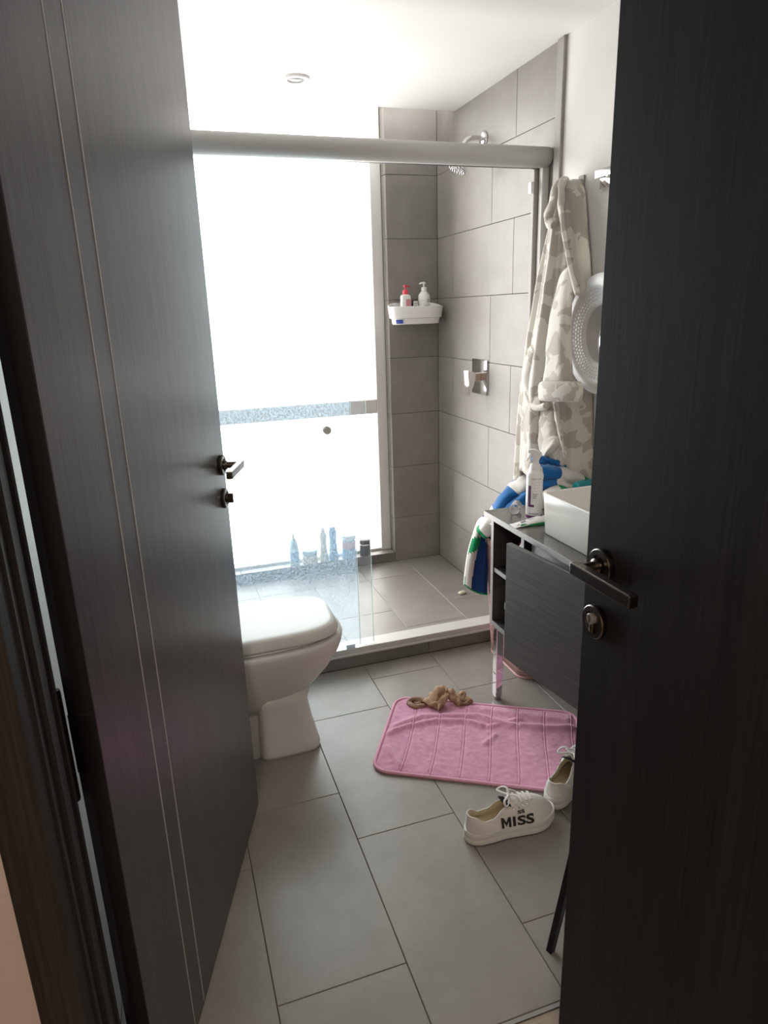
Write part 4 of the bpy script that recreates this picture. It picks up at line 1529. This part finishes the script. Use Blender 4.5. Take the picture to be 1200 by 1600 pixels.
for i in range(N):
    d = (pts[(i + 1) % N] - pts[i - 1]).normalized()
    nrm = Vector((-d.y, d.x, 0))
    rows.append([bm.verts.new(pts[i] + nrm * (0.006 * math.cos(a)) + Vector((0, 0, 0.0058 * math.sin(a)))) for a in [2 * math.pi * k / 8 for k in range(8)]])
grid_faces(bm, rows + [rows[0]], True)
mk('piping', bm, 'pink_trim', mt, recalc=True)
for q in RIBS:
    bm = bmesh.new()
    pl = []
    for k in range(41):
        y = -HY + 0.012 + (2 * HY - 0.024) * k / 40
        x = q - 0.006 * math.sin(y * 9 + q * 3)
        u, v = x / HX, y / HY
        pl.append((x, y, mat_h(x, y, u, v) + 0.0013))
    tube(bm, pl, 0.0022, 6)
    mk('rib_stitch', bm, 'pink_trim', mt, smooth=True)

# ---------------------------------------------------------------- crumpled tan garment
bm = bmesh.new()


def G(px, py, z=0.02):
    v = at(px, py, 2, z)
    return v


def lump(pts, rad, mi, flat, seed, wob=0.5, up=None):
    tube(bm, catmull(pts, 7), rad, 14, flat, mi, up, wob, seed)


lump([G(664, 1102, .014), G(650, 1104, .014), G(639, 1098, .016), G(646, 1093, .02), G(662, 1094, .02), G(672, 1097, .022)], lambda t: 0.010, 1, 0.8, 1)
lump([G(658, 1099, .016), G(647, 1099, .016)], lambda t: 0.009, 1, 0.6, 2)
lump([G(664, 1094, .022), G(678, 1098, .026), G(690, 1102, .022)], lambda t: 0.016 + 0.012 * t, 0, 0.55, 3)
lump([G(672, 1100, .02), G(683, 1086, .045), G(690, 1078, .055), G(697, 1079, .05)], lambda t: 0.026 - 0.012 * abs(t - .4), 0, 0.6, 5, 0.7)
lump([G(685, 1103, .02), G(693, 1093, .04), G(697, 1082, .045)], lambda t: 0.015, 0, 0.7, 6, 0.6)
lump([G(696, 1080, .042), G(704, 1085, .04), G(712, 1094, .026), G(720, 1099, .018)], lambda t: 0.018, 0, 0.6, 7, 0.6)
lump([G(704, 1080, .04), G(712, 1088, .032), G(722, 1092, .026), G(736, 1094, .022)], lambda t: 0.014 - 0.003 * t, 0, 0.7, 9, 0.6)
lump([G(716, 1099, .016), G(728, 1099, .016), G(737, 1094, .022)], lambda t: 0.010, 1, 0.8, 11)
lump([G(717, 1088, .034), G(723, 1082, .042), G(726, 1086, .036), G(722, 1094, .024)], lambda t: 0.007, 0, 0.8, 13)
tag(mk('lace_garment', bm, ['tan_fabric', 'tan_fabric_dark'], smooth=True), 'crumpled tan lace garment lying on the far edge of the pink mat', 'clothing')

# ================================================================ SNEAKERS
SLEN = 0.288
SP = [(0, 0), (.02, .018), (.06, .029), (.12, .0355), (.25, .0385), (.4, .0375), (.55, .0425), (.7, .0490), (.8, .0480), (.88, .0410), (.95, .0285), (.985, .0155), (1, 0)]


def swid(s):
    for a, b in zip(SP[:-1], SP[1:]):
        if a[0] <= s <= b[0]:
            k = (s - a[0]) / (b[0] - a[0])
            return a[1] + (b[1] - a[1]) * k
    return 0


NR_ = 72


def outline(i):
    """i in 0..NR_: starts at the heel, runs along side -y to the toe and back on +y"""
    a = 2 * math.pi * i / NR_
    s = (1 - math.cos(a)) / 2
    side = -1 if i < NR_ / 2 else 1
    w = swid(s)
    # smooth ends: elliptic
    return s, side, w


def sole_ring(k, z, dx=0.0):
    out = []
    for i in range(NR_):
        s, side, w = outline(i)
        lift = 0.012 * max(0, (s - 0.72) / 0.28) ** 2 * (1 if z < 0.03 else 0.6)
        out.append(((s - 0.5) * SLEN * k + 0.5 * SLEN, side * w * (k if k > .9 else k), z + lift))
    return out


def collar_z(s):
    pts = [(0, .088), (.08, .087), (.35, .068), (.55, .070), (.82, .092), (1, .106)]
    for a, b in zip(pts[:-1], pts[1:]):
        if a[0] <= s <= b[0]:
            k = (s - a[0]) / (b[0] - a[0]); k = k * k * (3 - 2 * k)
            return a[1] + (b[1] - a[1]) * k
    return .1


def upper_pt(i, m):
    s, side, w = outline(i)
    bx, by, bz = (s - 0.5) * SLEN * 0.955 + 0.5 * SLEN, side * w * 0.95, 0.036 + 0.007 * max(0, (s - 0.72) / 0.28) ** 2
    sc = 0.035 + 0.445 * s
    wc = 0.027 * math.sqrt(max(0, 1 - (2 * s - 1) ** 2)) ** 0.8 * (1 - 0.25 * s)
    tx, ty, tz = sc * SLEN, side * wc, collar_z(s)
    e = 1.0 + 1.25 * max(0, (s - 0.45) / 0.55)
    kxy = m ** (1.0 + 0.9 * (1 - s) + 0.2)
    if s > 0.6: kxy = m ** (1.25)
    kz = 1 - (1 - m) ** e
    return Vector((bx + (tx - bx) * kxy, by + (ty - by) * kxy, bz + (tz - bz) * kz))


def sneaker(name, label, loc, rz, group):
    t = thing(name, label, 'shoe', loc, rz, group)
    bm = bmesh.new()
    loft(bm, [sole_ring(.985, 0.004), sole_ring(1.0, 0.008), sole_ring(1.0, 0.019), sole_ring(.99, 0.0205), sole_ring(.99, 0.022), sole_ring(1.0, 0.0235), sole_ring(.995, 0.036), sole_ring(.985, 0.039), sole_ring(.95, 0.039)])
    so = mk('sole', bm, 'shoe_rubber', t, smooth=True, auto=50)
    bm = bmesh.new()
    loft(bm, [sole_ring(.95, 0.0), sole_ring(.965, 0.0045)])
    mk('outsole', bm, 'black_plastic', so, auto=40)
    bm = bmesh.new()
    M = 18
    rows = [[bm.verts.new(upper_pt(i, m / M)) for i in range(NR_)] for m in range(M + 1)]
    grid_faces(bm, rows, True)
    up = mk('upper', bm, 'shoe_canvas', t, recalc=True)
    cloud = [(upper_pt(i * 0.5, m / 40), i) for i in range(2 * NR_) for m in range(38)]
    bm = bmesh.new()
    rows = []
    for k, dz, f in ((0, 0.0005, 1.0), (1, -0.001, 0.93), (2, -0.02, 0.92), (3, None, 0.97), (4, None, 0.5)):
        row = []
        for i in range(NR_):
            p = upper_pt(i, 1.0)
            c = Vector((0.31 * SLEN, 0, 0))
            q = Vector((c.x + (p.x - c.x) * f, p.y * f, p.z + dz if dz is not None else 0.044))
            if k >= 3:
                s, side, w = outline(i)
                q.x = (0.06 + 0.62 * s) * SLEN
                q.y = side * min(w, 0.034) * (0.85 if k == 3 else 0.3)
            row.append(bm.verts.new(q))
        rows.append(row)
    grid_faces(bm, rows, True)
    bm.faces.new(rows[-1])
    mk('lining', bm, 'shoe_lining', t, recalc=False)
    # rolled collar edge
    bm = bmesh.new()
    ring = [upper_pt(i, 1.0) for i in range(NR_)]
    rws = []
    for i in range(NR_):
        d = (ring[(i + 1) % NR_] - ring[i - 1]).normalized()
        a = Vector((0, 0, 1)); a = (a - d * a.z).normalized(); b = d.cross(a)
        rws.append([bm.verts.new(ring[i] + a * 0.0024 * math.cos(q) + b * 0.0024 * math.sin(q)) for q in [2 * math.pi * k / 8 for k in range(8)]])
    grid_faces(bm, rws + [rws[0]], True)
    mk('collar_binding', bm, 'lace_cotton', up, recalc=True)

    def surf_xz(x, z, side, off=0.0014):
        near = sorted(((p.x - x) ** 2 + (p.z - z) ** 2, abs(p.y)) for p, i in cloud if p.y * side > 0)[:3]
        return Vector((x, side * (max(q for _, q in near) + off), z))

    def surf_xy(x, y, off=0.002):
        best, bd = None, 9
        for p, i in cloud:
            d = (p.x - x) ** 2 + (p.y - y) ** 2 - 0.02 * (p.z - 0.05) * 0.001
            if d < bd: bd, best = d, p
        return Vector((x, y, best.z + off))

    # tongue
    bm = bmesh.new()
    rows = []
    for k in range(9):
        q = k / 8
        x = (0.40 + 0.17 * q) * SLEN
        z = 0.112 - 0.018 * q - 0.006 * q * q
        row = []
        for j in range(9):
            yy = (j / 8 - 0.5) * 0.044
            row.append(bm.verts.new((x - 0.006 * (1 - (abs(yy) / 0.022) ** 2) * (1 - q), yy, z - 0.008 * (abs(yy) / 0.022) ** 2)))
        rows.append(row)
    grid_faces(bm, rows)
    bmesh.ops.solidify(bm, geom=bm.faces[:], thickness=0.004)
    mk('tongue', bm, 'black_print', t, smooth=True)
    # laces: crossing bars, then the bow
    bars = [0.49, 0.545, 0.60, 0.655, 0.71]
    for k, s in enumerate(bars):
        x = s * SLEN
        hw = 0.023 - 0.0015 * k
        pl = []
        for j in range(9):
            yy = -hw + 2 * hw * j / 8
            pl.append(surf_xy(x + 0.004 * (j / 8 - 0.5), yy, 0.0035))
        for a in range(1, 8): pl[a].z = (pl[a - 1].z + pl[a].z) / 2
        bm = bmesh.new()
        tube(bm, catmull(pl, 2), 0.0036, 8, flat=0.55, up=(0, 0, 1))
        mk('lace', bm, 'lace_cotton', t, smooth=True)
    top = Vector((0.475 * SLEN, 0, 0.119))
    loops = [[(0, 0, 0), (-.012, -.016, .008), (-.026, -.026, .004), (-.024, -.034, -.008), (-.008, -.022, -.006), (0, 0, 0)],
             [(0, 0, 0), (.004, .016, .009), (-.004, .032, .004), (-.018, .034, -.004), (-.012, .016, -.002), (0, 0, 0)],
             [(0, 0, 0), (.016, -.014, .002), (.024, -.026, -.012), (.022, -.034, -.026)],
             [(0, 0, 0), (.010, .018, .0), (.028, .026, -.012), (.040, .030, -.022)]]
    for lp in loops:
        bm = bmesh.new()
        tube(bm, catmull([top + Vector(p) for p in lp], 5), 0.0034, 8, flat=0.5)
        mk('lace', bm, 'lace_cotton', t, smooth=True)
    bm = bmesh.new()
    lathe(bm, [(0.0, -0.005), (0.0055, -0.003), (0.0065, 0.0), (0.0055, 0.003), (0, 0.005)], 10, tuple(top))
    mk('lace_knot', bm, 'lace_cotton', t, smooth=True)
    for side in (-1, 1):
        for k, s in enumerate(bars[:4]):
            p = surf_xy(s * SLEN, side * (0.0265 - 0.001 * k), 0.0012)
            bm = bmesh.new()
            lathe(bm, [(0.0018, 0.0), (0.0034, 0.0006), (0.0034, -0.001)], 12)
            mk('eyelet', bm, 'chrome', up, loc=p, rot=(side * -0.9, 0, 0))
    # printed lettering on both sides
    for side in (-1, 1):
        x0, z0 = 0.100, 0.042
        fn = (lambda x, y: surf_xz(x0 + x, z0 + y, -1)) if side < 0 else (lambda x, y: surf_xz(0.208 - x, z0 + y, 1))
        bm = bmesh.new()
        hh = 0.0285
        for quad in (((0, 0), (.0075, 0), (.0075, hh), (0, hh)), ((.0215, 0), (.029, 0), (.029, hh), (.0215, hh)),
                     ((.034, 0), (.0425, 0), (.0425, hh), (.034, hh)), ((.0075, hh), (.0075, hh * .62), (.0145, hh * .12), (.0145, hh * .55)), ((.0145, hh * .55), (.0145, hh * .12), (.0215, hh * .62), (.0215, hh))):
            gq = []
            for jj in range(6):
                rr_ = []
                for ii in range(4):
                    uu, vv = ii / 3, jj / 5
                    ax_ = [quad[q][0] for q in range(4)]; az_ = [quad[q][1] for q in range(4)]
                    wq = ((1 - uu) * (1 - vv), uu * (1 - vv), uu * vv, (1 - uu) * vv)
                    rr_.append(bm.verts.new(fn(sum(w_ * q for w_, q in zip(wq, ax_)), sum(w_ * q for w_, q in zip(wq, az_)))))
                gq.append(rr_)
            grid_faces(bm, gq)
        text_bm(bm, 'SS', hh, lambda x, y: fn(x + 0.0475, y), bold=0.035, sx=1.5, sub=2)
        mk('printed_word', bm, 'black_print', up, smooth=True)
        fn2 = (lambda x, y: surf_xz(0.150 + x, 0.0755 + y, -1)) if side < 0 else (lambda x, y: surf_xz(0.20 - x, 0.0755 + y, 1))
        bm = bmesh.new()
        text_bm(bm, 'SS', 0.009, fn2, bold=0.045, sx=2.1, sub=1)
        mk('printed_word', bm, 'black_print', up, smooth=True)
    # heel patch and stitched seams
    bm = bmesh.new()
    rows = []
    for m in range(3, 18):
        row = []
        for i in list(range(NR_ - 5, NR_)) + list(range(0, 6)):
            p = upper_pt(i, m / M)
            row.append(bm.verts.new(Vector((p.x - 0.0012, p.y * 1.03, p.z))))
        rows.append(row)
    grid_faces(bm, rows)
    mk('heel_patch', bm, 'lace_cotton', up, recalc=True)
    for side, i0 in ((-1, 21), (1, NR_ - 21)):
        bm = bmesh.new()
        pl = []
        for m in range(0, M + 1):
            p = upper_pt(i0, m / M)
            pl.append(p + Vector((0, side * 0.0006, 0)))
        tube(bm, pl, 0.0010, 5)
        mk('seam', bm, 'shoe_rubber', up, smooth=True)
    return t


sneaker('sneaker', 'white canvas sneaker lettered in black, in full view on the grey floor', (0.669, 1.418, 0.0), math.radians(0), 'white sneakers')
sneaker('sneaker', 'white canvas sneaker half hidden by the near door, heel towards us at the mat', (0.956, 1.434, 0.0085), math.radians(33), 'white sneakers')

# ================================================================ STOOL (only one leg shows)
st = thing('stool', 'black three-legged stool, one leg showing beside the near door', 'stool', (0.985, 1.13, 0))
bm = bmesh.new()
lathe(bm, [(0.118, 0.63), (0.128, 0.634), (0.13, 0.64), (0.13, 0.652), (0.124, 0.658), (0.0, 0.658)], 40)
mk('seat', bm, 'black_metal', st, smooth=True, auto=40)
for ang in (198.4, 330.0, 66.0):
    c, s = math.cos(math.radians(ang)), math.sin(math.radians(ang))
    bm = bmesh.new()
    rows = []
    for (r, z, w) in ((0.2855, 0.0, 0.0072), (0.105, 0.632, 0.0105)):
        rows.append([bm.verts.new((r * c + (a * c - b * s) * w, r * s + (a * s + b * c) * w, z)) for a, b in ((-1, -1), (1, -1), (1, 1), (-1, 1))])
    for i in range(4):
        bm.faces.new((rows[0][i], rows[0][(i + 1) % 4], rows[1][(i + 1) % 4], rows[1][i]))
    bm.faces.new(rows[0]); bm.faces.new(rows[1])
    mk('leg', bm, 'black_metal', st)
